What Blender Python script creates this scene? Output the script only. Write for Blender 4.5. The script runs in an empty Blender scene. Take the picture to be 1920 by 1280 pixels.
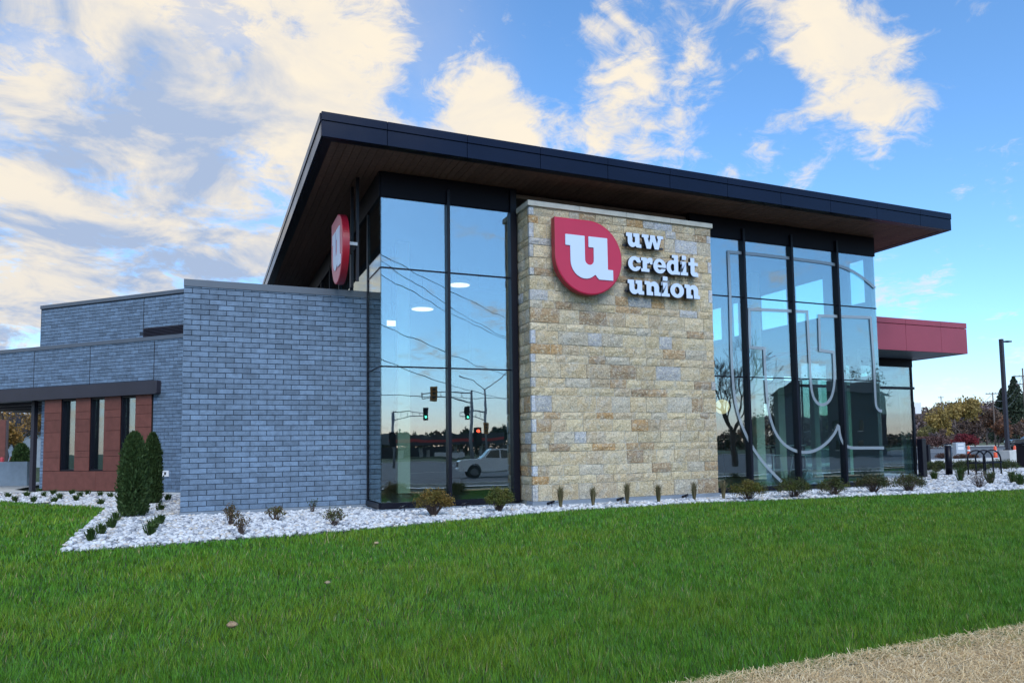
import bpy, math, random
import numpy as np
from mathutils import Vector, Matrix
from mathutils.geometry import tessellate_polygon

R = math.radians
scene = bpy.context.scene
col = scene.collection

# ------------------------------------------------------------------ camera
CAM = np.array([-3.069, -14.311, 1.177])
FPX, PPX, PPY = 1396.2, 1005.4, 738.2          # in pixels of the 1920 x 1280 photograph
_y, _p, _r = R(23.946), R(4.116), R(-0.913)
FW = np.array([math.sin(_y) * math.cos(_p), math.cos(_y) * math.cos(_p), math.sin(_p)])
_rt = np.array([math.cos(_y), -math.sin(_y), 0.0])
_up = np.cross(_rt, FW)
RT = _rt * math.cos(_r) + _up * math.sin(_r)
UP = -_rt * math.sin(_r) + _up * math.cos(_r)

cam = bpy.data.cameras.new('camera')
cam.sensor_fit = 'HORIZONTAL'
cam.sensor_width = 36.0
cam.lens = FPX / 1920 * 36.0
cam.shift_x = -(PPX - 960) / 1920
cam.shift_y = (PPY - 640) / 1920
cam.clip_start = 0.05
cam.clip_end = 5000
cam_o = bpy.data.objects.new('camera', cam)
col.objects.link(cam_o)
cam_o.matrix_world = Matrix(((RT[0], UP[0], -FW[0], CAM[0]), (RT[1], UP[1], -FW[1], CAM[1]),
                             (RT[2], UP[2], -FW[2], CAM[2]), (0, 0, 0, 1)))
scene.camera = cam_o


def ray(u, v):
    return FW + RT * (u - PPX) / FPX - UP * (v - PPY) / FPX


def at(u, v, z=0.0):                            # photo pixel -> point on the level z
    d = ray(u, v)
    return CAM + d * ((z - CAM[2]) / d[2])


def aty(u, v, Y=0.0):                           # photo pixel -> point on the wall plane y = Y
    d = ray(u, v)
    return CAM + d * ((Y - CAM[1]) / d[1])


def atm(u, v, Y):                               # pixel of a thing mirrored in the glass -> its real place
    P = aty(u, v, Y)
    return np.array([P[0], -P[1], P[2]])


# ------------------------------------------------------------------ light
SUN_EL, SUN_AZ = R(42), R(186)                  # azimuth clockwise from +Y
sun_dir = Vector((math.sin(SUN_AZ) * math.cos(SUN_EL), math.cos(SUN_AZ) * math.cos(SUN_EL), math.sin(SUN_EL)))
sl = bpy.data.lights.new('front_fill', 'SUN')  # soft fill added on the front side to brighten the shaded facade
sl.energy = 1.25
sl.angle = R(38)
sl.color = (1.0, 0.96, 0.90)
so = bpy.data.objects.new('front_fill', sl)
so.rotation_euler = sun_dir.to_track_quat('Z', 'Y').to_euler()
so.location = (0, 0, 30)
col.objects.link(so)

scene.view_settings.view_transform = 'Standard'
scene.view_settings.look = 'None'
scene.view_settings.gamma = 1
scene.view_settings.use_curve_mapping = False
scene.view_settings.exposure = 0.82

world = bpy.data.worlds.new('World')
scene.world = world
world.use_nodes = True
wt = world.node_tree
wt.nodes.clear()


class NT:
    def __init__(s, tree):
        s.t = tree

    def n(s, typ, **kw):
        nd = s.t.nodes.new(typ)
        for k, v in kw.items():
            if k == 'ins':
                for a, b in v.items():
                    s.put(nd.inputs[a], b)
            else:
                setattr(nd, k, v)
        return nd

    def put(s, sock, b):
        if isinstance(b, bpy.types.NodeSocket):
            s.t.links.new(b, sock)
        elif isinstance(b, bpy.types.Node):
            s.t.links.new(b.outputs[0], sock)
        else:
            sock.default_value = b

    def math(s, op, a, b=0.0, c=0.0, clamp=False):
        nd = s.n('ShaderNodeMath', operation=op, use_clamp=clamp)
        s.put(nd.inputs[0], a); s.put(nd.inputs[1], b); s.put(nd.inputs[2], c)
        return nd.outputs[0]

    def vmath(s, op, a, b=(0, 0, 0)):
        nd = s.n('ShaderNodeVectorMath', operation=op)
        s.put(nd.inputs[0], a); s.put(nd.inputs[1], b)
        return nd.outputs['Value'] if op == 'DOT_PRODUCT' else nd.outputs[0]

    def noise(s, vec, scale, detail=6, rough=0.55, dist=0.0, out='Fac'):
        nd = s.n('ShaderNodeTexNoise')
        if vec is not None:
            s.put(nd.inputs['Vector'], vec)
        s.put(nd.inputs['Scale'], scale); s.put(nd.inputs['Detail'], detail)
        s.put(nd.inputs['Roughness'], rough); s.put(nd.inputs['Distortion'], dist)
        return nd.outputs[out]

    def smooth(s, x, lo, hi, a=0.0, b=1.0):
        nd = s.n('ShaderNodeMapRange', interpolation_type='SMOOTHSTEP')
        s.put(nd.inputs[0], x); s.put(nd.inputs[1], lo); s.put(nd.inputs[2], hi)
        s.put(nd.inputs[3], a); s.put(nd.inputs[4], b)
        return nd.outputs[0]

    def mix(s, f, a, b, blend='MIX'):
        nd = s.n('ShaderNodeMix', data_type='RGBA', blend_type=blend)
        s.put(nd.inputs[0], f); s.put(nd.inputs[6], a); s.put(nd.inputs[7], b)
        return nd.outputs[2]

    def ramp(s, f, stops):
        nd = s.n('ShaderNodeValToRGB')
        s.put(nd.inputs[0], f)
        e = nd.color_ramp.elements
        while len(e) < len(stops):
            e.new(0.5)
        for i, (p, c) in enumerate(stops):
            e[i].position = p
            e[i].color = (*c, 1) if len(c) == 3 else c
        return nd.outputs[0]


def c4(c):
    return (c[0], c[1], c[2], 1.0)


W = NT(wt)
sky = W.n('ShaderNodeTexSky', sky_type='NISHITA')
sky.sun_disc = False
sky.sun_elevation = SUN_EL
sky.sun_rotation = SUN_AZ
sky.altitude = 300
sky.air_density = 1.0
sky.dust_density = 0.6
sky.ozone_density = 2.0
SKY_STRENGTH = 0.13
tc = W.n('ShaderNodeTexCoord')
dirv = W.vmath('NORMALIZE', tc.outputs['Generated'])
sep = W.n('ShaderNodeSeparateXYZ')
W.put(sep.inputs[0], dirv)
zc = W.math('MAXIMUM', sep.outputs[2], 0.0)
den = W.math('ADD', zc, 0.22)
comb = W.n('ShaderNodeCombineXYZ')
W.put(comb.inputs[0], W.math('DIVIDE', sep.outputs[0], den))
W.put(comb.inputs[1], W.math('DIVIDE', sep.outputs[1], den))
W.put(comb.inputs[2], 0.35)
cp = comb.outputs[0]


def unit(v):
    v = np.array(v, float)
    return v / np.linalg.norm(v)


# where the clouds gather: a bank in the north-west, thinning out to the east
lv = unit((-0.62, 0.78, 0.25))
cov = W.smooth(W.vmath('DOT_PRODUCT', dirv, tuple(lv)), 0.42, 0.82, 0.0, 0.27)
for (u, v, rad, amt) in ((1150, 105, 3.4, .17), (1240, 95, 2.6, .15), (1110, 200, 3.0, .18), (1160, 255, 3.0, .20), (1250, 265, 3.0, .18), (1300, 255, 2.4, .12), (1230, 190, 2.2, .14),
                         (1130, 35, 1.8, .12), (1310, 145, 1.8, .14), (1500, 15, 3.2, .14), (1555, 60, 3.2, .17), (1560, 130, 2.6, .16), (1645, 150, 2.6, .14), (1600, 212, 2.4, .15), (1680, 205, 2.4, .15),
                         (1640, 298, 1.6, .17), (880, 165, 3.4, .18), (940, 225, 3.4, .20), (1010, 255, 2.8, .19), (690, 40, 4.2, .19), (1410, 322, 2.0, .19),
                         (1520, 350, 2.2, .19), (640, 170, 7.0, .13), (1690, 590, 1.3, .15), (1730, 590, 1.2, .12), (330, 70, 9.0, .12), (120, 60, 7.0, .10), (480, 330, 8.0, .10), (850, 300, 3.0, .12), (40, 610, 6.0, .16), (230, 480, 5.0, .10), (20, 330, 5.0, .08)):
    d = unit(ray(u, v))
    c0 = math.cos(R(rad * 1.25))
    g = W.smooth(W.vmath('DOT_PRODUCT', dirv, tuple(d)), c0, 1.0, 0.0, amt * (1.08 if u > 1000 else 1.35))
    cov = W.math('ADD', cov, g)
nz = W.noise(cp, 4.3, 10, 0.60, 0.45)
nf = W.noise(cp, 13.0, 9, 0.70, 1.2)
dens = W.math('ADD', W.math('ADD', W.math('MULTIPLY_ADD', W.math('SUBTRACT', nz, 0.5), 1.55, 0.5), W.math('MULTIPLY', W.math('SUBTRACT', nf, 0.5), 0.62)), cov)
alpha = W.smooth(dens, 0.585, 0.97)
# high thin veil in the north-west
veil = W.smooth(W.vmath('DOT_PRODUCT', dirv, tuple(lv)), 0.48, 0.88, 0.0, 0.72)
veil = W.math('MULTIPLY', veil, W.smooth(W.noise(cp, 1.6, 6, 0.6, 0.6), 0.24, 0.60))
alpha = W.math('MAXIMUM', alpha, veil)
shn = W.noise(W.vmath('ADD', cp, (0.05, -0.07, 0.0)), 3.6, 9, 0.60, 0.5)
lit = W.smooth(shn, 0.33, 0.62)
thick = W.smooth(W.vmath('DOT_PRODUCT', dirv, tuple(unit(ray(60, 440)))), 0.91, 0.985, 0.0, 0.95)
lowl = W.smooth(W.noise(cp, 0.9, 3, 0.5, 0.2), 0.36, 0.60, 1.0, 0.15)
grey = W.math('MULTIPLY', W.math('SUBTRACT', 1.0, lit), W.math('ADD', thick, 0.22), clamp=True)
grey = W.math('ADD', grey, W.math('MULTIPLY', thick, W.math('MULTIPLY', lowl, 0.25)), clamp=True)
CW = 0.565
ccol = W.mix(grey, c4((1.0 * CW, 0.90 * CW, 0.74 * CW)), c4((0.42 * CW, 0.53 * CW, 0.74 * CW)))
S_ = SKY_STRENGTH
hue = W.mix(W.smooth(zc, -0.06, 0.15), c4((S_ * 0.78, S_ * 0.60, S_ * 0.72)), c4((S_ * 0.66, S_ * 0.95, S_ * 1.15)))
skyc = W.mix(1.0, sky.outputs[0], hue, 'MULTIPLY')
fin = W.mix(alpha, skyc, ccol)
bg = W.n('ShaderNodeBackground')
W.put(bg.inputs[0], fin)
W.put(bg.inputs[1], 1.0)
wo = W.n('ShaderNodeOutputWorld')
wt.links.new(bg.outputs[0], wo.inputs[0])

# ------------------------------------------------------------------ materials
MATS = {}


def mat(name, base=(.5, .5, .5), rough=0.7, metal=0.0, spec=0.5, var=0.0, scale=8.0, bump=0.0, bscale=40.0,
        objvar=0.0, attr=None, tint=None, coords='Object', emit=None, estr=0.0, coat=0.0, bdist=0.01, rvar=0.0, trans=0.0):
    m = bpy.data.materials.new(name)
    m.use_nodes = True
    t = NT(m.node_tree)
    b = m.node_tree.nodes['Principled BSDF']
    b.inputs['Roughness'].default_value = rough
    b.inputs['Metallic'].default_value = metal
    b.inputs['Specular IOR Level'].default_value = spec
    if coat:
        b.inputs['Coat Weight'].default_value = coat
        b.inputs['Coat Roughness'].default_value = 0.08
    tcn = t.n('ShaderNodeTexCoord')
    if coords == 'World':
        vec = t.n('ShaderNodeNewGeometry').outputs['Position']
    else:
        vec = tcn.outputs[coords]
    c = c4(base)
    if attr:
        a = t.n('ShaderNodeAttribute', attribute_name=attr)
        c = t.mix(1.0, c4(base), a.outputs['Color'], 'MULTIPLY')
    if tint:
        nzz = t.noise(vec, scale * 0.35, 3, 0.5)
        c = t.mix(t.smooth(nzz, 0.38, 0.66), c, c4(tint))
    if objvar:
        oi = t.n('ShaderNodeObjectInfo')
        f = t.math('MULTIPLY_ADD', oi.outputs['Random'], 2 * objvar, 1 - objvar)
        c = t.mix(1.0, c, t.n('ShaderNodeCombineColor', ins={0: f, 1: f, 2: f}).outputs[0], 'MULTIPLY')
    if var:
        nn = t.noise(vec, scale, 7, 0.62)
        f = t.smooth(nn, 0.25, 0.75, 1 - var, 1 + var)
        c = t.mix(1.0, c, t.n('ShaderNodeCombineColor', ins={0: f, 1: f, 2: f}).outputs[0], 'MULTIPLY')
    t.put(b.inputs['Base Color'], c)
    if rvar:
        t.put(b.inputs['Roughness'], t.smooth(t.noise(vec, scale * 0.7, 5, 0.6), 0.3, 0.7, max(0.02, rough - rvar), min(1, rough + rvar)))
    if bump:
        bn = t.n('ShaderNodeBump')
        bn.inputs['Strength'].default_value = bump
        bn.inputs['Distance'].default_value = bdist
        t.put(bn.inputs['Height'], t.noise(vec, bscale, 6, 0.65))
        t.put(b.inputs['Normal'], bn.outputs[0])
    if emit:
        b.inputs['Emission Color'].default_value = c4(emit)
        b.inputs['Emission Strength'].default_value = estr
    if trans:
        # leaves let some light through
        tr = t.n('ShaderNodeBsdfTranslucent')
        t.put(tr.inputs[0], c)
        mx = t.n('ShaderNodeMixShader')
        mx.inputs[0].default_value = trans
        out = [n for n in m.node_tree.nodes if n.type == 'OUTPUT_MATERIAL'][0]
        m.node_tree.links.new(b.outputs[0], mx.inputs[1])
        m.node_tree.links.new(tr.outputs[0], mx.inputs[2])
        m.node_tree.links.new(mx.outputs[0], out.inputs[0])
    MATS[name] = m
    return m


def glass_mat(name, refl=0.27, tint=(.80, .90, .88), wav=0.0, gcol=(0.93, 0.98, 1.0)):
    m = bpy.data.materials.new(name)
    m.use_nodes = True
    t = NT(m.node_tree)
    m.node_tree.nodes.remove(m.node_tree.nodes['Principled BSDF'])
    out = [n for n in m.node_tree.nodes if n.type == 'OUTPUT_MATERIAL'][0]
    gl = t.n('ShaderNodeBsdfGlossy')
    gl.inputs['Roughness'].default_value = 0.0
    gl.inputs['Color'].default_value = c4(gcol)
    tr = t.n('ShaderNodeBsdfTransparent')
    tr.inputs['Color'].default_value = c4(tint)
    lw = t.n('ShaderNodeLayerWeight')            # Schlick term; the facing value is 1 - |cos|
    lw.inputs['Blend'].default_value = 0.5
    fr = t.math('MULTIPLY_ADD', t.math('POWER', lw.outputs['Facing'], 5.0), 0.96, 0.04)
    fac = t.math('MULTIPLY_ADD', fr, 1 - refl, refl, clamp=True)
    if wav:
        pos = t.n('ShaderNodeNewGeometry').outputs['Position']
        bn = t.n('ShaderNodeBump')
        bn.inputs['Strength'].default_value = 1.0
        bn.inputs['Distance'].default_value = wav
        t.put(bn.inputs['Height'], t.noise(pos, 1.1, 2, 0.5))
        t.put(gl.inputs['Normal'], bn.outputs[0])
    mx = t.n('ShaderNodeMixShader')
    t.put(mx.inputs[0], fac)
    m.node_tree.links.new(tr.outputs[0], mx.inputs[1])
    m.node_tree.links.new(gl.outputs[0], mx.inputs[2])
    m.node_tree.links.new(mx.outputs[0], out.inputs[0])
    MATS[name] = m
    return m


def brick_mat(name, base, attr=None, objvar=0.0):
    m = bpy.data.materials.new(name)
    m.use_nodes = True
    t = NT(m.node_tree)
    b = m.node_tree.nodes['Principled BSDF']
    b.inputs['Roughness'].default_value = 0.72
    b.inputs['Specular IOR Level'].default_value = 0.45
    pos = t.n('ShaderNodeNewGeometry').outputs['Position']
    if attr:
        f0 = t.n('ShaderNodeSeparateColor', ins={0: t.n('ShaderNodeAttribute', attribute_name=attr).outputs['Color']}).outputs[0]
    else:
        f0 = t.n('ShaderNodeObjectInfo').outputs['Random']
    rmp = t.ramp(f0, [(0.0, [x * .76 for x in base]), (0.25, [x * .93 for x in base]), (0.62, [x * 1.04 for x in base]),
                      (1.0, [base[0] * 1.20, base[1] * 1.21, base[2] * 1.22])])
    n1 = t.noise(pos, 9.0, 5, 0.6)
    n2 = t.noise(pos, 120.0, 3, 0.6)
    f = t.math('MULTIPLY', t.smooth(n1, 0.3, 0.7, 0.84, 1.16), t.smooth(n2, 0.3, 0.7, 0.86, 1.14))
    sp = t.smooth(t.noise(pos, 75.0, 2, 0.5), 0.64, 0.72, 1.0, 0.55)
    f = t.math('MULTIPLY', f, sp)
    c = t.mix(1.0, rmp, t.n('ShaderNodeCombineColor', ins={0: f, 1: f, 2: f}).outputs[0], 'MULTIPLY')
    t.put(b.inputs['Base Color'], c)
    bn = t.n('ShaderNodeBump')
    bn.inputs['Strength'].default_value = 0.5
    bn.inputs['Distance'].default_value = 0.004
    t.put(bn.inputs['Height'], t.noise(pos, 90.0, 4, 0.7))
    t.put(b.inputs['Normal'], bn.outputs[0])
    MATS[name] = m
    return m


def stone_mat():
    m = bpy.data.materials.new('split_stone')
    m.use_nodes = True
    t = NT(m.node_tree)
    b = m.node_tree.nodes['Principled BSDF']
    b.inputs['Roughness'].default_value = 0.85
    b.inputs['Specular IOR Level'].default_value = 0.25
    pos = t.n('ShaderNodeNewGeometry').outputs['Position']
    a = t.n('ShaderNodeAttribute', attribute_name='tone')
    n1 = t.noise(pos, 5.5, 6, 0.62, 0.4)
    n2 = t.noise(pos, 26.0, 6, 0.7, 0.6)
    c = t.mix(t.smooth(n1, 0.46, 0.66, 0.0, 0.38), a.outputs['Color'], c4((0.46, 0.47, 0.45)))
    c = t.mix(t.smooth(n2, 0.50, 0.66, 0.0, 0.72), c, c4((0.78, 0.70, 0.50)))
    dk = t.smooth(t.noise(pos, 42.0, 5, 0.72, 0.8), 0.34, 0.54, 0.50, 1.12)
    c = t.mix(1.0, c, t.n('ShaderNodeCombineColor', ins={0: dk, 1: dk, 2: dk}).outputs[0], 'MULTIPLY')
    t.put(b.inputs['Base Color'], c)
    bn = t.n('ShaderNodeBump')
    bn.inputs['Strength'].default_value = 1.0
    bn.inputs['Distance'].default_value = 0.045
    h = t.math('ADD', t.noise(pos, 16.0, 7, 0.66, 0.5), t.math('MULTIPLY', t.noise(pos, 55.0, 4, 0.6), 0.35))
    t.put(bn.inputs['Height'], h)
    t.put(b.inputs['Normal'], bn.outputs[0])
    MATS['split_stone'] = m
    return m


BRK = (0.132, 0.190, 0.268)
brick_mat('brick_face', BRK)
brick_mat('brick_joined', BRK, attr='tone')
stone_mat()
mat('mortar', (.030, .044, .066), .9, var=.2, scale=20, coords='World')
mat('stone_mortar', (.46, .43, .36), .95, var=.25, scale=25, coords='World', bump=.4)
mat('coping_metal', (.085, .105, .135), .42, spec=.5, var=.08, scale=1.5)
mat('black_metal', (.004, .004, .010), .38, spec=.25)
mat('header_metal', (.004, .004, .009), .5, spec=.15)
mat('fascia_metal', (.006, .010, .027), .20, metal=0.0, spec=.14, var=.10, scale=1.0, rvar=.04)
mat('soffit_wood', (.150, .080, .060), .6, spec=.25, objvar=.10, var=.18, scale=14, coords='World')
mat('limestone', (.56, .53, .46), .8, var=.12, scale=6, coords='World', bump=.15)
mat('concrete', (.36, .38, .40), .85, var=.14, scale=3, coords='World', bump=.2, bscale=60)
mat('light_concrete', (.58, .57, .54), .88, var=.12, scale=2.5, coords='World', bump=.15, bscale=80)
mat('foundation_grey', (.20, .235, .28), .7, var=.10, scale=4, coords='World')
mat('corten_panel', (.150, .050, .038), .62, spec=.3, var=.16, scale=5, coords='World', objvar=.10)
mat('dark_gap', (.015, .015, .018), .9)
mat('beam_metal', (.030, .029, .042), .45, spec=.35, var=.1, scale=2)
mat('red_panel', (.30, .050, .075), .42, spec=.4, var=.05, scale=2)
mat('red_sign', (.47, .020, .060), .32, spec=.4, var=.04, scale=2)
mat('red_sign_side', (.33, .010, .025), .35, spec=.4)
mat('sign_white', (.56, .65, .80), .35, spec=.4)  # white acrylic, with the sky's blue cast put into the colour
mat('letter_return', (.012, .014, .024), .4)
glass_mat('decal_film', refl=0.10, tint=(.66, .70, .72))
_dm = MATS['decal_film']
_t = NT(_dm.node_tree)
_out = [n for n in _dm.node_tree.nodes if n.type == 'OUTPUT_MATERIAL'][0]
_mx0 = _out.inputs[0].links[0].from_node
_df = _t.n('ShaderNodeBsdfDiffuse')
_df.inputs[0].default_value = (.36, .42, .47, 1)
_mx = _t.n('ShaderNodeMixShader')
_mx.inputs[0].default_value = 0.54
_dm.node_tree.links.new(_mx0.outputs[0], _mx.inputs[1])
_dm.node_tree.links.new(_df.outputs[0], _mx.inputs[2])
_dm.node_tree.links.new(_mx.outputs[0], _out.inputs[0])
mat('white_plastic', (.75, .75, .75), .5)
mat('interior_dark', (.055, .058, .062), .8)
mat('interior_wall', (.13, .14, .145), .85)
mat('interior_floor', (.10, .10, .10), .35)
mat('interior_ceiling', (.16, .12, .09), .8)
mat('column_wood', (.78, .76, .58), .6, var=.06, scale=3)
mat('lamp_glow', (.9, .8, .6), .5, emit=(1.0, .74, .42), estr=1.1)
mat('globe_glow', (.9, .8, .6), .5, emit=(1.0, .74, .42), estr=.55)
mat('lamp_shade', (.35, .32, .28), .6)
mat('furniture_white', (.70, .70, .70), .5)
mat('furniture_dark', (.03, .03, .035), .5)
glass_mat('curtain_glass', refl=0.20, tint=(.80, .93, .91), wav=0.0015, gcol=(.90, .95, 1))
glass_mat('clear_glass', refl=0.05, tint=(.90, .99, .96))
glass_mat('dark_glass', refl=0.16, tint=(.35, .40, .42), gcol=(.8, .9, .9))
mat('ground_turf', (.028, .060, .010), .95, var=.35, scale=1.3, coords='World', tint=(.040, .045, .014), bump=.6, bscale=30, bdist=.03)
mat('far_turf', (.10, .11, .05), .95, var=.3, scale=.3, coords='World')
mat('blade_green', (1, 1, 1), .6, spec=.3, attr='tone', trans=.16)
mat('pebble', (1, 1, 1), .8, spec=.3, attr='tone', var=.12, scale=30, coords='World')
mat('gravel_base', (.17, .17, .18), .95, var=.4, scale=40, coords='World', bump=.8, bscale=30, bdist=.03)
mat('straw_base', (.55, .40, .22), .95, var=.35, scale=14, coords='World', tint=(.33, .27, .18), bump=.9, bscale=35, bdist=.03)
mat('straw', (1, 1, 1), .9, spec=.1, attr='tone', trans=.15)
mat('asphalt', (.085, .088, .095), .9, var=.15, scale=.8, coords='World')
mat('road_paint', (.62, .62, .60), .8, var=.15, scale=8, coords='World')
mat('leaf', (1, 1, 1), .6, spec=.3, attr='tone', trans=.25)
mat('twig', (.085, .055, .045), .9, var=.2, scale=12)
mat('bark', (.060, .046, .040), .95, var=.3, scale=6, bump=.6, bscale=30)
mat('bark_far', (.10, .075, .07), .95, var=.2, scale=2)
mat('wheel_rim', (.16, .16, .17), .35, metal=.8)
mat('rubber', (.012, .012, .013), .8)
mat('white_paint', (.78, .79, .80), .28, spec=.5, coat=.6)
mat('dark_paint', (.018, .018, .020), .28, spec=.5, coat=.5)
mat('auto_glass', (.015, .018, .02), .05, spec=.8)
mat('chrome', (.45, .45, .46), .25, metal=1.0)
mat('head_lamp', (.6, .62, .65), .15)
mat('tail_lamp', (.35, .01, .01), .2)
mat('cone_orange', (.78, .10, .035), .5)
mat('cone_white', (.8, .8, .8), .5)
mat('galvanised', (.33, .35, .37), .45, metal=.5, var=.1, scale=4)
mat('signal_yellow', (.42, .19, .03), .5)
mat('pole_wood', (.13, .10, .085), .9, var=.2, scale=3)
mat('green_light', (.05, .5, .3), .3, emit=(.1, 1.0, .55), estr=4.0)
mat('red_light', (.5, .03, .02), .3, emit=(1.0, .08, .03), estr=4.0)
mat('red_band', (.42, .03, .03), .4)
mat('utility_grey', (.42, .47, .53), .6, var=.06, scale=3)
mat('siding_dark', (.055, .058, .070), .8, var=.1, scale=2)
mat('roof_shingle', (.022, .022, .026), .9, var=.2, scale=5)
mat('earth_clod', (.36, .24, .14), .95, var=.4, scale=30, bump=1.0, bscale=60)
mat('banner_white', (.7, .7, .7), .8)
mat('bollard_red', (.42, .035, .045), .5)
mat('woods_far', (1, 1, 1), .95, attr='tone')


# ------------------------------------------------------------------ mesh helpers
def link(o, parent=None, **props):
    col.objects.link(o)
    if parent is not None:
        o.parent = parent
    for k, v in props.items():
        o[k] = v
    return o


def new_mesh(name, verts, faces, mats, mi=None, smooth=False):
    me = bpy.data.meshes.new(name)
    me.from_pydata([tuple(map(float, v)) for v in verts], [], [tuple(f) for f in faces])
    for m in (mats if isinstance(mats, (list, tuple)) else [mats]):
        me.materials.append(MATS[m])
    if mi is not None:
        me.polygons.foreach_set('material_index', mi)
    if smooth:
        me.polygons.foreach_set('use_smooth', [True] * len(me.polygons))
    me.update()
    return me


class MB:
    def __init__(s):
        s.v = []; s.f = []; s.mi = []; s.sm = []

    def add(s, verts, faces, mi=0, sm=False):
        b = len(s.v)
        s.v.extend(verts)
        for f in faces:
            s.f.append(tuple(i + b for i in f)); s.mi.append(mi); s.sm.append(sm)
        return s

    def box(s, x0, x1, y0, y1, z0, z1, mi=0):
        v = [(x0, y0, z0), (x1, y0, z0), (x1, y1, z0), (x0, y1, z0), (x0, y0, z1), (x1, y0, z1), (x1, y1, z1), (x0, y1, z1)]
        return s.add(v, [(0, 3, 2, 1), (4, 5, 6, 7), (0, 1, 5, 4), (1, 2, 6, 5), (2, 3, 7, 6), (3, 0, 4, 7)], mi)

    def cbox(s, x0, x1, y0, y1, z0, z1, c=0.01, mi=0):
        """box with chamfered edges (all twelve)"""
        xs, ys, zs = (x0, x1), (y0, y1), (z0, z1)
        v = []; idx = {}
        for i in (0, 1):
            for j in (0, 1):
                for k in (0, 1):
                    sx, sy, sz = (1 - 2 * i), (1 - 2 * j), (1 - 2 * k)
                    for ax in range(3):
                        p = [xs[i] + sx * c, ys[j] + sy * c, zs[k] + sz * c]
                        p[ax] = (xs[i], ys[j], zs[k])[ax]
                        idx[(i, j, k, ax)] = len(v); v.append(tuple(p))
        f = []
        for ax in range(3):
            o = [a for a in range(3) if a != ax]
            for e in (0, 1):
                q = []
                for a, b in ((0, 0), (1, 0), (1, 1), (0, 1)):
                    t = [0, 0, 0]; t[ax] = e; t[o[0]] = a; t[o[1]] = b
                    q.append(idx[(*t, ax)])
                f.append(q)
        for ax in range(3):
            o = [a for a in range(3) if a != ax]
            for a in (0, 1):
                for b in (0, 1):
                    t0 = [0, 0, 0]; t0[o[0]] = a; t0[o[1]] = b
                    t1 = list(t0); t1[ax] = 1
                    f.append([idx[(*t0, o[0])], idx[(*t1, o[0])], idx[(*t1, o[1])], idx[(*t0, o[1])]])
        for i in (0, 1):
            for j in (0, 1):
                for k in (0, 1):
                    f.append([idx[(i, j, k, 0)], idx[(i, j, k, 1)], idx[(i, j, k, 2)]])
        cx, cy, cz = (x0 + x1) / 2, (y0 + y1) / 2, (z0 + z1) / 2
        ff = []
        for q in f:
            P = [Vector(v[i]) for i in q]
            n = (P[1] - P[0]).cross(P[2] - P[0])
            ce = sum(P, Vector()) / len(P)
            if n.dot(ce - Vector((cx, cy, cz))) < 0:
                q = q[::-1]
            ff.append(q)
        return s.add(v, ff, mi)

    def tube(s, pts, rads, n=8, mi=0, caps=True, sm=True):
        pts = [Vector(p) for p in pts]
        if not isinstance(rads, (list, tuple)):
            rads = [rads] * len(pts)
        b = len(s.v)
        ref = None
        for i, p in enumerate(pts):
            t = (pts[min(i + 1, len(pts) - 1)] - pts[max(i - 1, 0)])
            t = t.normalized() if t.length > 1e-9 else Vector((0, 0, 1))
            if ref is None:
                ref = Vector((1, 0, 0)) if abs(t.x) < 0.8 else Vector((0, 1, 0))
            a = (ref - t * ref.dot(t)).normalized()
            ref = a
            c = t.cross(a)
            for k in range(n):
                an = 2 * math.pi * k / n
                s.v.append(tuple(p + (a * math.cos(an) + c * math.sin(an)) * rads[i]))
        for i in range(len(pts) - 1):
            for k in range(n):
                k2 = (k + 1) % n
                s.f.append((b + i * n + k, b + i * n + k2, b + (i + 1) * n + k2, b + (i + 1) * n + k)); s.mi.append(mi); s.sm.append(sm)
        if caps:
            s.f.append(tuple(b + k for k in range(n))[::-1]); s.mi.append(mi); s.sm.append(False)
            e = b + (len(pts) - 1) * n
            s.f.append(tuple(e + k for k in range(n))); s.mi.append(mi); s.sm.append(False)
        return s

    def lathe(s, prof, n=16, c=(0, 0, 0), mi=0, sm=True):
        b = len(s.v)
        for r, z in prof:
            for k in range(n):
                a = 2 * math.pi * k / n
                s.v.append((c[0] + r * math.cos(a), c[1] + r * math.sin(a), c[2] + z))
        for i in range(len(prof) - 1):
            for k in range(n):
                k2 = (k + 1) % n
                s.f.append((b + i * n + k, b + i * n + k2, b + (i + 1) * n + k2, b + (i + 1) * n + k)); s.mi.append(mi); s.sm.append(sm)
        s.f.append(tuple(b + k for k in range(n))[::-1]); s.mi.append(mi); s.sm.append(False)
        e = b + (len(prof) - 1) * n
        s.f.append(tuple(e + k for k in range(n))); s.mi.append(mi); s.sm.append(False)
        return s

    def prism(s, poly, a0, a1, axis='y', mi=0):
        """extrude a 2D polygon; axis y: poly in (x,z); axis x: poly in (y,z); axis z: poly in (x,y)"""
        def P(p, a):
            return {'y': (p[0], a, p[1]), 'x': (a, p[0], p[1]), 'z': (p[0], p[1], a)}[axis]
        n = len(poly)
        v = [P(p, a0) for p in poly] + [P(p, a1) for p in poly]
        f = [tuple(range(n)), tuple(range(2 * n - 1, n - 1, -1))] + [(i, i + n, (i + 1) % n + n, (i + 1) % n) for i in range(n)]
        area = sum(poly[i][0] * poly[(i + 1) % n][1] - poly[(i + 1) % n][0] * poly[i][1] for i in range(n))
        flip = (area < 0)
        if axis == 'x':
            flip = not flip
        if axis == 'z':
            flip = not flip
        if a1 < a0:
            flip = not flip
        if flip:
            f = [q[::-1] for q in f]
        return s.add(v, f, mi)

    def mesh(s, name, mats):
        me = new_mesh(name, s.v, s.f, mats, s.mi)
        me.polygons.foreach_set('use_smooth', s.sm)
        return me

    def obj(s, name, mats, parent=None, loc=None, rz=None, **props):
        o = bpy.data.objects.new(name, s.mesh(name, mats))
        if loc is not None:
            o.location = loc
        if rz is not None:
            o.rotation_euler = (0, 0, rz)
        return link(o, parent, **props)


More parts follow.
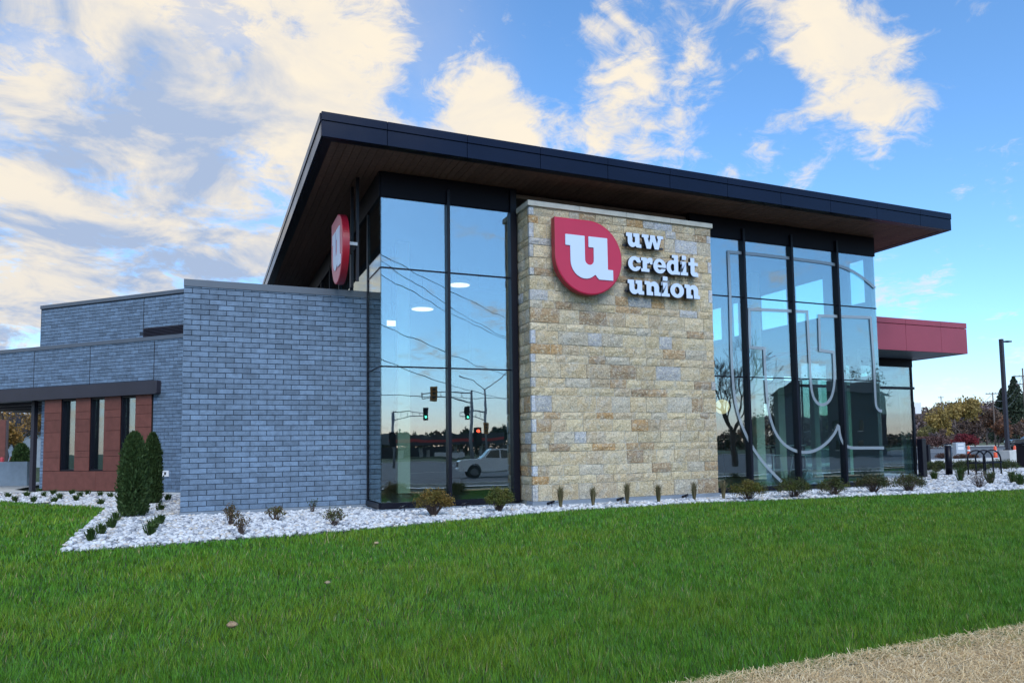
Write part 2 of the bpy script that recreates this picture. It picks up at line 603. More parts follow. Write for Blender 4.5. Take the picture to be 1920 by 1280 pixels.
def empty(name, loc=(0, 0, 0), rz=0.0, parent=None, **props):
    o = bpy.data.objects.new(name, None)
    o.empty_display_size = 0.2
    o.location = tuple(map(float, loc))
    o.rotation_euler = (0, 0, rz)
    return link(o, parent, **props)


def copy_tree(o, parent=None, **props):
    c = o.copy()
    link(c, parent)
    for ch in list(o.children):
        copy_tree(ch, c)
    for k, v in props.items():
        c[k] = v
    return c


def big_mesh(name, V, F, tone, mats):
    """numpy vertices (n,3), faces (m,3), tone per vertex (n,3)"""
    me = bpy.data.meshes.new(name)
    V = np.ascontiguousarray(V, np.float32); F = np.ascontiguousarray(F, np.int32)
    k = F.shape[1]
    me.vertices.add(len(V)); me.vertices.foreach_set('co', V.ravel())
    me.loops.add(F.size); me.loops.foreach_set('vertex_index', F.ravel())
    me.polygons.add(len(F))
    me.polygons.foreach_set('loop_start', np.arange(0, F.size, k, dtype=np.int32))
    me.polygons.foreach_set('loop_total', np.full(len(F), k, np.int32))
    if tone is not None:
        a = me.attributes.new('tone', 'FLOAT_COLOR', 'POINT')
        a.data.foreach_set('color', np.concatenate([tone, np.ones((len(tone), 1))], 1).astype(np.float32).ravel())
    for m in (mats if isinstance(mats, (list, tuple)) else [mats]):
        me.materials.append(MATS[m])
    me.update(calc_edges=True)
    return me


def tag(o, label, cat, group=None):
    o['label'] = label
    o['category'] = cat
    if group:
        o['group'] = group
    return o


rng = np.random.default_rng(7)
random.seed(11)


# ------------------------------------------------------------------ ground
def gz(y):
    y = np.asarray(y, float)
    return np.interp(y, [-900, -24, -19, -13.0, -2.2, 2000], [-0.75, -0.75, -0.62, -0.40, 0.0, 0.0])


def sheet(name, poly_x, ys, dz, m):
    """long sheet following the fall of the ground; poly_x = (x0, x1)"""
    mb = MB()
    v = []
    for y in ys:
        v += [(poly_x[0], y, float(gz(y)) + dz), (poly_x[1], y, float(gz(y)) + dz)]
    f = [(2 * i, 2 * i + 1, 2 * i + 3, 2 * i + 2) for i in range(len(ys) - 1)]
    mb.add(v, f)
    return mb.obj(name, m, None, kind='structure')


sheet('ground', (-900, 900), [-900, -24, -19, -13, -10.44, -6, -2.2, 2, 40, 1500], -0.05, 'ground_turf')

# outline of the white gravel bed along the lawn
EDGE_PX = [(115, 1022), (280, 1012), (430, 1001), (560, 993), (700, 982), (870, 969), (960, 961), (1080, 951), (1300, 939),
           (1500, 931), (1700, 923), (1900, 914)]
EDGE = [at(u, v, 0.03)[:2] for u, v in EDGE_PX]
EDGE = [(p[0], min(p[1], -1.25)) for p in EDGE]
EDGE.append((19.0, EDGE[-1][1] - 0.5)); EDGE.append((24.0, EDGE[-1][1] - 0.2))
P1 = at(200, 951, 0.0)[:2]
P2 = at(0, 939, 0.0)[:2]
bed = list(map(tuple, EDGE)) + [(24.0, 1.0), (26.5, 4.9), (17.5, 4.9), (13.0, 4.0), (13.0, 1.5), (-3.0, 1.5), (-3.0, 9.5), (-9.6, 15.6), (-14.5, 16.0), (P2[0] - 3, P2[1]), tuple(P2), tuple(P1)]


def poly_sheet(name, poly, z, m, kind='structure'):
    tris = tessellate_polygon([[Vector((p[0], p[1], 0)) for p in poly]])
    v = [(p[0], p[1], z + float(gz(p[1]))) for p in poly]
    ff = []
    for t in tris:
        a, b, c = [Vector(v[i]) for i in t]
        ff.append(tuple(t) if (b - a).cross(c - a).z > 0 else tuple(t)[::-1])
    o = bpy.data.objects.new(name, new_mesh(name, v, ff, m))
    return link(o, None, kind=kind)


poly_sheet('gravel_bed', bed, -0.034, 'gravel_base')


def inside(poly, x, y):
    x = np.asarray(x); y = np.asarray(y)
    c = np.zeros(x.shape, bool)
    n = len(poly)
    for i in range(n):
        x1, y1 = poly[i]; x2, y2 = poly[(i + 1) % n]
        cond = ((y1 > y) != (y2 > y)) & (x < (x2 - x1) * (y - y1) / ((y2 - y1) if y2 != y1 else 1e-9) + x1)
        c ^= cond
    return c


# white river stones
def pebbles():
    ico_v = []
    ph = (1 + 5 ** .5) / 2
    for a in (-1, 1):
        for b in (-ph, ph):
            ico_v += [(0, a, b), (a, b, 0), (b, 0, a)]
    IV = np.array(ico_v, float); IV /= np.linalg.norm(IV[0])
    IF = []
    for i in range(12):
        for j in range(i + 1, 12):
            for k in range(j + 1, 12):
                d = [np.linalg.norm(IV[i] - IV[j]), np.linalg.norm(IV[j] - IV[k]), np.linalg.norm(IV[i] - IV[k])]
                if max(d) < 1.1:
                    t = (i, j, k)
                    if np.dot(np.cross(IV[j] - IV[i], IV[k] - IV[i]), IV[i]) < 0:
                        t = (i, k, j)
                    IF.append(t)
    IF = np.array(IF)
    pts = []
    for (x0, x1, y0, y1, dens) in ((-6, 20, -3.2, 1.5, 430), (-6.5, -3, 1.5, 9.5, 300), (-15, -3.4, 8.0, 16, 110), (13, 26, 1.5, 5.0, 200)):
        n = int((x1 - x0) * (y1 - y0) * dens)
        q = np.stack([rng.uniform(x0, x1, n), rng.uniform(y0, y1, n)], 1)
        q = q[inside(bed, q[:, 0], q[:, 1])]
        bad = ((q[:, 1] > 0.05) & (q[:, 0] > 0) & (q[:, 0] < 13.2)) | ((q[:, 1] > 1.3) & (q[:, 0] > -3.45) & (q[:, 0] < 13.2)) | \
              ((q[:, 1] > -.7) & (q[:, 0] > 2.95) & (q[:, 0] < 7.35)) | ((q[:, 0] + q[:, 1]) > 5.4) & (q[:, 1] > 5) & (q[:, 0] < 0)
        pts.append(q[~bad])
    q = np.concatenate(pts)
    n = len(q)
    dist = np.hypot(q[:, 0] - CAM[0], q[:, 1] - CAM[1])
    s = rng.uniform(0.018, 0.042, n) * np.interp(dist, [10, 25, 35], [1.0, 1.25, 1.7])
    sc = np.stack([s * rng.uniform(.9, 1.5, n), s * rng.uniform(.8, 1.2, n), s * rng.uniform(.55, .9, n)], 1)
    V = IV[None] * (1 + rng.uniform(-.22, .22, (n, 12, 1))) * sc[:, None]
    a = rng.uniform(0, 6.283, n); ca, sa = np.cos(a), np.sin(a)
    tl = rng.uniform(-.6, .6, n); ct, st = np.cos(tl), np.sin(tl)
    y, z = V[..., 1] * ct[:, None] - V[..., 2] * st[:, None], V[..., 1] * st[:, None] + V[..., 2] * ct[:, None]
    x = V[..., 0]
    V = np.stack([x * ca[:, None] - y * sa[:, None], x * sa[:, None] + y * ca[:, None], z], -1)
    V += np.stack([q[:, 0], q[:, 1], gz(q[:, 1]) - 0.028 + s * rng.uniform(.25, .95, n)], 1)[:, None]
    F = (IF[None] + (np.arange(n) * 12)[:, None, None]).reshape(-1, 3)
    base = rng.choice(4, n, p=[.55, .23, .10, .12])
    pal = np.array([(.66, .66, .66), (.48, .49, .51), (.58, .52, .45), (.28, .29, .32)])
    t = pal[base] * rng.uniform(.85, 1.1, (n, 1))
    me = big_mesh('white_pebbles', V.reshape(-1, 3), F, np.repeat(np.clip(t, 0, .9), 12, 0), 'pebble')
    link(bpy.data.objects.new('white_pebbles', me), None, kind='stuff', label='white rounded landscape stones filling the bed along the building', category='gravel')


pebbles()

STRAW_Y = -10.50


def grass():
    Vs, Fs, Ts = [], [], []
    zones = [(-12, 10, -10.75, -8.2, 6400, .036, .0030), (-14, 14, -8.2, -6.0, 3200, .036, .0042),
             (-15, 18, -6.0, -4.0, 2000, .036, .0060), (-16, 22, -4.0, -1.2, 1250, .036, .0090),
             (-16, -4, -1.2, 12.5, 520, .052, .016), (19, 30, -4, 3.5, 380, .05, .018)]
    nb = 0
    for (x0, x1, y0, y1, dens, h, w) in zones:
        n = int((x1 - x0) * (y1 - y0) * dens)
        x = rng.uniform(x0, x1, n); y = rng.uniform(y0, y1, n)
        d = np.stack([x - CAM[0], y - CAM[1]], 1)
        ang = np.degrees(np.arctan2(d[:, 0], d[:, 1]))
        core = (ang > -17) & (ang < 62)               # thinner, broader blades beyond the view
        keep = (core | ((ang > -60) & (ang < 88) & (rng.random(n) < .34))) & ~inside(bed, x, y)
        keep &= ~((y < STRAW_Y + 0.16 * np.sin(x * 2.3) + 0.07 * np.sin(x * 7.1) + rng.normal(0, .05, n)))
        keep &= ~((x > 17) & (y > -1.5) & (y < 5) & (x < 23.6)) & ~((x + y > 5.4) & (x < 0))
        x, y, core = x[keep], y[keep], core[keep]
        n = len(x)
        # clumps: height and hue drift over the lawn
        cl = np.sin(x * 1.7 + 1.3 * np.sin(y * 1.1)) * np.sin(y * 2.1 + 1.7 * np.sin(x * .8))
        cl2 = np.sin(x * 5.3 + 2 * np.sin(y * 4.1)) * np.sin(y * 6.3 + 2 * np.sin(x * 3.9))
        cl3 = np.sin(x * 14.3 + 2 * np.sin(y * 9.1)) * np.sin(y * 15.7 + 2 * np.sin(x * 11.9))
        hh = .038 + h * rng.uniform(.4, 1.3, n) * np.clip(1 + .12 * cl + .34 * cl2 + .36 * cl3, .35, 2)
        a = rng.uniform(0, 6.283, n)
        lean = rng.uniform(.10, .70, n) * hh
        fld = 2.0 * np.sin(x * 7.1 + 1.5 * np.sin(y * 5.3)) + 2.0 * np.sin(y * 9.3 + 1.5 * np.sin(x * 6.9)) + 1.3 * cl3
        la = fld + rng.normal(0, 1.15, n)
        z = gz(y) - .05
        ww = w * rng.uniform(.6, 1.3, n) * np.where(core, 1.0, 2.0)
        b0 = np.stack([x - np.cos(a) * ww, y - np.sin(a) * ww, z], 1)
        b1 = np.stack([x + np.cos(a) * ww, y + np.sin(a) * ww, z], 1)
        tip = np.stack([x + np.cos(la) * lean, y + np.sin(la) * lean, z + hh], 1)
        V = np.stack([b0, b1, tip], 1).reshape(-1, 3)
        g = np.array([.080, .235, .016]) * np.ones((n, 1))
        yel = np.clip(.22 + .26 * cl + .15 * cl2 + rng.normal(0, .26, n), 0, 1)[:, None]
        c = g * (1 - yel) + np.array([.205, .290, .018]) * yel
        blu = (rng.random(n) < .10)[:, None]
        c = np.where(blu, np.array([.095, .205, .070]), c)
        dry = (rng.random(n) < .028 + .05 * np.clip(cl3 - .6, 0, 1) + .45 * np.clip(1 - (y - STRAW_Y) / .22, 0, 1) * (cl2 > -.2))[:, None]
        c = np.where(dry, np.array([.36, .30, .14]), c)
        c = c * rng.uniform(.55, 1.35, (n, 1))
        T = np.repeat(c, 3, 0)
        F = np.arange(3 * n).reshape(-1, 3) + nb
        nb += 3 * n
        Vs.append(V); Fs.append(F); Ts.append(T)
    me = big_mesh('lawn_grass', np.concatenate(Vs), np.concatenate(Fs), np.concatenate(Ts), 'blade_green')
    link(bpy.data.objects.new('lawn_grass', me), None, kind='stuff', label='short green mown lawn grass sloping up to the gravel bed', category='grass')


grass()

# straw covered strip along the street side
sheet('straw_strip', (-30, 40), [-13.4, -13, -12, -11, STRAW_Y], 0.004, 'straw_base')


def straw():
    n = 95000
    x = rng.uniform(-3.5, 6.5, n); y = rng.uniform(-11.9, STRAW_Y + .16, n)
    ln = rng.uniform(.03, .13, n); a = rng.normal(0.5, .85, n); w = rng.uniform(.0008, .0020, n)
    z = gz(y) + .006 + rng.uniform(0, .022, n)
    dx, dy = np.cos(a) * ln, np.sin(a) * ln
    nx, ny = -np.sin(a) * w, np.cos(a) * w
    tz = rng.normal(0, .009, n)
    V = np.stack([np.stack([x - dx / 2 - nx, y - dy / 2 - ny, z - tz], 1), np.stack([x - dx / 2 + nx, y - dy / 2 + ny, z - tz], 1),
                  np.stack([x + dx / 2 + nx, y + dy / 2 + ny, z + tz], 1), np.stack([x + dx / 2 - nx, y + dy / 2 - ny, z + tz], 1)], 1).reshape(-1, 3)
    F = np.arange(4 * n).reshape(-1, 4)
    pal = np.array([(.90, .70, .40), (.80, .58, .30), (.94, .79, .52), (.48, .34, .18)])
    t = pal[rng.choice(4, n, p=[.4, .28, .2, .12])] * rng.uniform(.8, 1.1, (n, 1))
    me = big_mesh('straw_mulch', V, F, np.repeat(t, 4, 0), 'straw')
    link(bpy.data.objects.new('straw_mulch', me), None, kind='stuff', label='dry pale straw mulch strewn over bare soil beside the lawn', category='straw')


straw()

# ------------------------------------------------------------------ the building
bank = empty('bank_building', (0, 0, 0))
tag(bank, 'modern glass, brick and stone bank building with wide dark flat roof', 'building')

XS0, XS1, YS = 2.88, 7.41, -0.678          # stone pier
XR = 13.29                                  # right glass corner
YB, XB0, ZB0 = 1.272, -3.492, 0.075         # brick wall
ZH, ZS, ZA, ZB_ = 6.142, 0.16, 4.735, 2.792
ROOF0, ROOF1, CAPZ = 6.645, 7.085, 6.93
XF0, XF1, YF, YFB = -1.308, 14.635, -1.30, 13.4

CO, BL, BH = 0.1016, 0.3048, 0.0900         # course, brick module, brick height


def brick_layout(x0, x1, z0, rows, ztop, off=0.0):
    out = []
    for r in range(rows):
        z = z0 + r * CO
        zt = min(z + BH, ztop)
        if zt - z < 0.02:
            continue
        x = x0 - (BL / 2 + off if r % 2 else off)
        while x < x1 - 0.01:
            a, b = max(x, x0), min(x + BL - .0115, x1)
            if b - a > 0.03:
                out.append((a, b, z, zt))
            x += BL
    return out


def add_brick_quads(mb, tones, a, b, z0, z1, y, dep=.02):
    c = .004
    v = [(a + c, y, z0 + c), (b - c, y, z0 + c), (b - c, y, z1 - c), (a + c, y, z1 - c),
         (a, y + c, z0), (b, y + c, z0), (b, y + c, z1), (a, y + c, z1),
         (a, y + dep, z0), (b, y + dep, z0), (b, y + dep, z1), (a, y + dep, z1)]
    f = [(0, 1, 2, 3)]
    for k in range(4):
        k2 = (k + 1) % 4
        f += [(4 + k, 4 + k2, k2, k), (8 + k, 8 + k2, 4 + k2, 4 + k)]
    mb.add(v, f)
    t = random.random()
    tones.extend([t] * 12)


def joined_bricks(name, layout, y, parent, jit=.0015):
    mb = MB(); tones = []
    for (a, b, z0, z1) in layout:
        add_brick_quads(mb, tones, a, b, z0, z1, y + random.uniform(-jit, jit))
    me = mb.mesh(name, 'brick_joined')
    at_ = me.attributes.new('tone', 'FLOAT_COLOR', 'POINT')
    tt = np.array(tones)
    at_.data.foreach_set('color', np.stack([tt, tt, tt, np.ones_like(tt)], 1).astype(np.float32).ravel())
    return link(bpy.data.objects.new(name, me), parent, kind='stuff')


# -- front brick block
ZBT = 4.37
bw = MB().box(XB0 + .012, 0.0, YB + .012, 8.97 + .0, -.3, ZBT + .02).obj('front_brick_wall', 'mortar', bank)
lay = brick_layout(XB0, 0.0, ZB0, 43, ZBT)
lay.sort(key=lambda q: math.hypot((q[0] + q[1]) / 2 - CAM[0], YB - CAM[1]) + 0.0 * q[2])
cache = {}


def brick_mesh(w, h):
    k = (round(w, 3), round(h, 3))
    if k not in cache:
        mb = MB(); add_brick_quads(mb, [], -w / 2, w / 2, 0, h, 0, .02)
        cache[k] = mb.mesh('brick', 'brick_face')
    return cache[k]


for (a, b, z0, z1) in lay[:300]:
    o = bpy.data.objects.new('brick', brick_mesh(b - a, z1 - z0))
    o.location = ((a + b) / 2, YB + random.uniform(-.0025, .0025), z0)
    link(o, bw)
joined_bricks('brick_courses', lay[300:], YB, bw)
# left side face of the block (faces the drive)
sidew = empty('block_side', (XB0, 8.97, 0), -math.pi / 2, bank)     # local x -> world -y
side_lay = brick_layout(0, 8.97 - YB, ZB0, 43, ZBT)
sb = joined_bricks('brick_courses', side_lay, 0, sidew)
MB().box(XB0 - .004, 0.0, YB - .014, YB + .26, ZBT, 4.505).box(XB0 - .004, XB0 + .26, YB + .26, 8.9, ZBT, 4.505).obj('coping', 'coping_metal', bank)
MB().box(XB0 + .2, 0.0, YB + .2, 8.9, ZBT, 4.40).obj('flat_roof', 'interior_dark', bank)
fd = MB().box(XB0 - .01, 0.0, YB - .02, YB + .1, -.3, ZB0 - .006).obj('foundation_strip', 'foundation_grey', bank)

# -- stone pier
sw = MB().box(XS0 + .05, XS1 - .05, YS + .024, 0.5, -.25, 6.10).obj('stone_pier', 'stone_mortar', bank)
STC = [(.47, .38, .24), (.50, .42, .27), (.43, .35, .24), (.52, .44, .30), (.43, .39, .31), (.37, .26, .15), (.41, .26, .12), (.29, .21, .13), (.40, .41, .42), (.45, .48, .53)]
STP = [.22, .20, .14, .15, .10, .06, .045, .045, .030, .010]
scache = {}
srng = np.random.default_rng(21)


def stone_mesh(w, h, d, tone, flat=False):
    nx, nz = 4, 2
    V = []; F = []
    for j in range(nz + 1):
        for i in range(nx + 1):
            x = -w / 2 + w * i / nx; z = h * j / nz
            e = (i in (0, nx)) or (j in (0, nz))
            y = 0.012 if e else (srng.uniform(-.014, .004) if not flat else 0.0)
            if e:
                x *= .992; y += srng.uniform(-.008, .008)
            elif True:
                x += srng.uniform(-.02, .02) * (not flat); z += srng.uniform(-.015, .015) * (not flat)
            V.append((x, y if not flat else (0.004 if e else 0), z))
    for j in range(nz):
        for i in range(nx):
            k = j * (nx + 1) + i
            F.append((k, k + 1, k + nx + 2, k + nx + 1))
    per = [i for i in range(nx + 1)] + [(nx + 1) * j + nx for j in range(1, nz + 1)] + [nz * (nx + 1) + i for i in range(nx - 1, -1, -1)] + [(nx + 1) * j for j in range(nz - 1, 0, -1)]
    b = len(V)
    for k in per:
        V.append((V[k][0], d, V[k][2]))
    m = len(per)
    for q in range(m):
        q2 = (q + 1) % m
        F.append((per[q2], per[q], b + q, b + q2))
    me = new_mesh('stone', V, F, 'split_stone')
    a = me.attributes.new('tone', 'FLOAT_COLOR', 'POINT')
    a.data.foreach_set('color', np.tile(np.array([*tone, 1.0], np.float32), len(V)))
    return me


def rand_tone(flat=False):
    k = srng.choice(len(STC), p=STP)
    if flat:
        k = srng.choice([8, 9, 9])
    c = np.array(STC[k]) * srng.uniform(.90, 1.16) * np.array([1.10, 1.06, 1.03])
    return np.clip(c, 0, .75)


hs = []
z = 0.115
while z < 6.085:
    h = [.31, .17, .20, .30, .155, .22, .26, .155][len(hs) % 8] * srng.uniform(.92, 1.08)
    if 6.09 - (z + h) < .13:
        h = 6.09 - z
    hs.append((z, h)); z += h
for r, (z, h) in enumerate(hs):
    x = XS0
    band = 6 if (srng.random() < .12) else None
    first = True
    while x < XS1 - .01:
        w = srng.uniform(.24, .62) * (1.12 if h > .24 else .95)
        flat = False
        if first and r % 2 == 0 and srng.random() < .9:
            w = srng.uniform(.09, .13); flat = True
        if XS1 - (x + w) < .16:
            w = XS1 - x
        if XS1 - (x + w) < .02 and r % 3 == 1 and w > .35:
            w = w - .11
        if w < .125:
            flat = True
        first = False
        o = bpy.data.objects.new('stone', stone_mesh(w - .012, h - .011, .07, rand_tone(flat), flat))
        o.location = (x + w / 2, YS + srng.uniform(-.008, .008), z)
        link(o, sw)
        x += w
    # return faces
    for (X0, rz, sgn) in ((XS0, -math.pi / 2, 1), (XS1, math.pi / 2, -1)):
        ln = .64; wy = 0.0
        cut = srng.uniform(.22, .42) if h > .2 else ln
        for (a, b) in ((0, cut), (cut, ln)):
            if b - a < .05:
                continue
            o = bpy.data.objects.new('stone', stone_mesh(b - a - .012, h - .011, .05, rand_tone()))
            o.location = (X0 + sgn * .004, YS + .03 + (a + b) / 2, z)
            o.rotation_euler = (0, 0, rz)
            link(o, sw)
cop = empty('stone_coping', (0, 0, 0), 0, bank)
for (a, b) in ((XS0 - .03, 4.02), (4.026, 5.16), (5.166, 6.3), (6.306, XS1 + .03)):
    MB().cbox(a, b, YS - .04, 0.02, 6.098, 6.205, .006).obj('coping_slab', 'limestone', cop)
MB().box(XS0 - .01, XS1 + .01, YS - .01, YS + .3, -.06, .108).obj('foundation_strip', 'foundation_grey', bank)
MB().box(XS0 - .03, XS1 + .04, YS - .035, YS + .3, -.2, .035).obj('foundation_strip', 'concrete', bank)

# -- roof
roof = MB().box(XF0 + .06, XF1 - .06, YF + .06, YFB - .06, ROOF0 + .06, ROOF1 - .03).obj('roof', 'black_metal', bank)
edges = np.arange(-0.15, 14.6, 1.516)
xs = [XF0] + list(edges) + [XF1]
for a, b in zip(xs[:-1], xs[1:]):
    MB().cbox(a + .004, b - .004, YF, YF + .05, ROOF0, CAPZ - .004, .004).obj('fascia_panel', 'fascia_metal', roof)
    MB().cbox(a + .002, b - .002, YF - .018, YF + .06, CAPZ, ROOF1, .006).obj('roof_cap', 'fascia_metal', roof)
ysl = [YF + .055] + list(np.arange(0.2, YFB, 1.516)) + [YFB]
for a, b in zip(ysl[:-1], ysl[1:]):
    for X0, X1, cx0, cx1 in ((XF0, XF0 + .05, XF0 - .018, XF0 + .06), (XF1 - .05, XF1, XF1 - .06, XF1 + .018)):
        MB().cbox(X0, X1, a + .004, b - .004, ROOF0, CAPZ - .004, .004).obj('fascia_panel', 'fascia_metal', roof)
        MB().cbox(cx0, cx1, a + .006, b - .002, CAPZ, ROOF1, .006).obj('roof_cap', 'fascia_metal', roof)
# dark trim round the soffit, then boards running front to back
MB().box(XF0 + .05, XF1 - .05, YF + .05, YF + .20, ROOF0 + .004, ROOF0 + .05).box(XF0 + .05, XF0 + .2, YF + .2, YFB - .05, ROOF0 + .004, ROOF0 + .05).box(XF1 - .2, XF1 - .05, YF + .2, YFB - .05, ROOF0 + .004, ROOF0 + .05).obj('soffit_trim', 'black_metal', roof)
bwid = .142
x = XF0 + .2
bm_f = {}
while x < XF1 - .2:
    x2 = min(x + bwid, XF1 - .2)
    o = bpy.data.objects.new('soffit_board', bm_f.setdefault(round(x2 - x, 3), MB().box(0, x2 - x - .007, YF + .202, YFB - .06, 0, .03).mesh('soffit_board', 'soffit_wood')))
    o.location = (x, 0, ROOF0 + .012 + random.uniform(0, .002))
    link(o, roof)
    x = x2


# -- curtain wall
cw = empty('glass_wall', (0, 0, 0), 0, bank)


def pane(x0, x1, z0, z1, y=0.0, m='curtain_glass', parent=cw, t=.012):
    return MB().box(x0, x1, y, y + t, z0, z1).obj('glass_pane', m, parent)


def mull(x0, x1, y0, y1, z0, z1, parent=cw, m='black_metal', name='mullion'):
    return MB().cbox(x0, x1, y0, y1, z0, z1, min(.006, (x1 - x0) / 4, (z1 - z0) / 4)).obj(name, m, parent)


for grp in ([0.012, 1.365, 2.80], [XS1 - .05, 8.85, 10.355, 11.88, XR - .012]):
    for a, b in zip(grp[:-1], grp[1:]):
        for z0, z1 in ((ZS, ZB_), (ZB_, ZA), (ZA, ZH)):
            pane(a + .006, b - .006, z0 + .012, z1 - .012, random.uniform(-.0015, .0015))
        for zz in (ZB_, ZA):
            mull(a + .002, b - .002, -.018, .03, zz - .014, zz + .014, name='transom')
for xm in (1.365, 8.85, 10.355, 11.88):
    mull(xm - .032, xm + .032, -.10, .09, .10, 6.42)
mull(2.72, 2.86, -.09, .12, .08, 6.6)
mull(XS1 - .03, XS1 + .02, -.02, .1, .10, 6.6)
for a, b in ((0.0, 2.87), (XS1 - .1, XR)):
    mull(a, b, -.03, .12, ZH, ROOF0 + .004, name='header', m='header_metal')
    mull(a, b, -.04, .12, .055, ZS, name='sill')
    MB().box(a - .06, b + .04, -.10, .14, -.2, .045).obj('foundation_strip', 'foundation_grey', bank)
MB().box(-.10, -.06, -.1, YB, -.2, .045).obj('foundation_strip', 'foundation_grey', bank)
# glass return on the left
for z0, z1 in ((ZS, ZB_), (ZB_, ZA), (ZA, ZH)):
    MB().box(0.0, .012, .014, YB - .09, z0 + .012, z1 - .012).obj('glass_pane', 'clear_glass', cw)
for zz in (ZB_, ZA):
    MB().box(-.008, .02, .02, YB - .09, zz - .012, zz + .012).obj('transom', 'black_metal', cw)
MB().box(-.02, .05, YB - .09, YB - .015, .06, 6.6).obj('mullion', 'black_metal', cw)
MB().box(-.04, .1, .0, YB - .02, .055, ZS - .003).obj('sill', 'black_metal', cw)
MB().box(-.03, .1, .0, YFB - .6, ZH + .003, ROOF0 + .006).obj('header', 'header_metal', cw)
# left upper glazing over the brick block
ym = [YB - .05, 3.16, 4.76, 6.36, 8.0, 9.6, 11.2, 12.8]
for a, b in zip(ym[:-1], ym[1:]):
    MB().box(0.0, .012, a + .05, b - .05, 4.5, ZH).obj('glass_pane', 'dark_glass', cw)
    MB().box(-.04, .05, b - .03, b + .03, 4.4, ZH + .1).obj('mullion', 'black_metal', cw)

# right wall: solid below and between, tall openings with glass
rw = MB()
YW = [(.25, .82, 4.95, 6.14), (1.72, 2.92, 4.8, 5.93), (3.2, 4.46, 4.8, 5.93), (5.48, 5.86, 4.8, 5.93), (6.38, 7.0, 4.8, 5.93), (8.0, 9.2, 4.8, 5.93), (10, 11.4, 4.8, 5.93)]
LW = [(.18, .60, 2.95, 3.70), (.90, 1.12, .3, 3.6), (1.75, 2.0, .3, 3.4)]
yy = 0.02
for (a, b, z0, z1) in YW:
    rw.box(XR - .13, XR - .01, yy, a, 4.0, ROOF0)
    rw.box(XR - .13, XR - .01, a, b, 4.0, z0)
    rw.box(XR - .13, XR - .01, a, b, z1, ROOF0)
    yy = b
rw.box(XR - .13, XR - .01, yy, YFB - .7, 4.0, ROOF0)
yy = .02
for (a, b, z0, z1) in LW:
    rw.box(XR - .13, XR - .01, yy, a, 0.0, 3.998)
    rw.box(XR - .13, XR - .01, a, b, 0.0, z0)
    rw.box(XR - .13, XR - .01, a, b, z1, 3.998)
    yy = b
rw.box(XR - .13, XR - .01, 5.2, YFB - .7, 0, 3.998)
rw.obj('right_wall', 'interior_wall', bank)
for (a, b, z0, z1) in YW + LW:
    MB().box(XR - .075, XR - .065, a, b, z0, z1).obj('glass_pane', 'clear_glass', cw)
# back wall, inner slab, ceiling
bwm = MB()
bwm.box(.02, XR - .14, YFB - .9, YFB - .7, 0, ROOF0)
bwm.obj('back_wall', 'interior_wall', bank)
MB().box(.02, XR - .02, .05, YFB - .7, -.1, .07).obj('floor_slab', 'interior_floor', bank)
MB().box(.12, XR - .14, .13, YFB - .7, 6.52, 6.60).obj('ceiling', 'interior_ceiling', bank)
# inner partition and columns
MB().box(3.3, 7.0, 4.2, 4.35, .07, 5.4).box(3.0, 3.2, .6, 4.3, .07, 3.2).obj('inner_partition', 'interior_dark', bank)
MB().box(8.2, 8.35, 5, 9, .07, 4.2).obj('inner_partition', 'interior_wall', bank)
for (u, v) in ((756, 923), (1426, 898), (1592, 894)):
    P = at(u, v, .10)
    MB().cbox(P[0] - .16, P[0] + .16, P[1] - .1, P[1] + .1, .08, 6.5, .01).obj('inner_column', 'column_wood', bank)

# -- red canopy and glazed entrance on the right
cn = MB().box(XR + .02, 18.50, 1.34, 9.0, 3.90, 4.80).obj('entrance_canopy', 'red_panel', bank)
for (a, b) in ((XR + .02, 15.9), (15.9, 17.41), (17.41, 18.57)):
    MB().cbox(a + .004, b - .004, 1.28, 1.335, 3.866, 4.645, .004).obj('canopy_panel', 'red_panel', cn)
    MB().cbox(a + .004, b - .004, 1.27, 1.335, 4.66, 4.822, .004).obj('canopy_panel', 'red_panel', cn)
for (a, b) in ((1.34, 3.2), (3.2, 5.0), (5.0, 6.8), (6.8, 9.0)):
    MB().cbox(18.515, 18.57, a + .004, b - .004, 3.866, 4.645, .004).obj('canopy_panel', 'red_panel', cn)
    MB().cbox(18.515, 18.58, a + .004, b - .004, 4.66, 4.822, .004).obj('canopy_panel', 'red_panel', cn)
    for (c, d) in ((XR + .1, 15), (15, 16.7), (16.7, 18.4)):
        MB().cbox(c + .006, d - .006, a + .03, b - .01, 3.868, 3.894, .003).obj('soffit_panel', 'coping_metal', cn)
vb = empty('glazed_entrance', (0, 0, 0), 0, bank)
XV, YV = 18.03, 2.9
MB().box(XR + .02, XV, YV - .05, YV + .08, 3.60, 3.865).box(XV - .1, XV + .03, YV + .08, 8, 3.60, 3.865).obj('header', 'header_metal', vb)
MB().box(XR + .02, XV + .04, YV - .06, YV + .06, 2.87, 2.95).obj('transom', 'black_metal', vb)
for a, b in ((XR + .05, 14.9), (14.9, 16.45), (16.45, XV)):
    for z0, z1 in ((.12, 2.87), (2.95, 3.60)):
        MB().box(a + .01, b - .01, YV, YV + .012, z0, z1).obj('glass_pane', 'curtain_glass', vb)
for a in (14.9, 16.45):
    MB().box(a - .025, a + .025, YV - .03, YV + .08, .1, 3.6).obj('mullion', 'black_metal', vb)
MB().box(XV - .055, XV, YV - .03, YV + .05, .1, 3.6).obj('mullion', 'black_metal', vb)
for a, b in ((YV + .05, 4.6), (4.6, 6.2), (6.2, 7.8)):
    MB().box(XV - .03, XV - .018, a + .01, b - .01, .12, 3.6).obj('glass_pane', 'dark_glass' if a < 3 else 'clear_glass', vb)
    MB().box(XV - .06, XV, b - .025, b + .025, .1, 3.6).obj('mullion', 'black_metal', vb)
MB().box(XR + .02, XV + .03, YV - .06, YV + .1, -.2, .115).obj('sill', 'foundation_grey', vb)
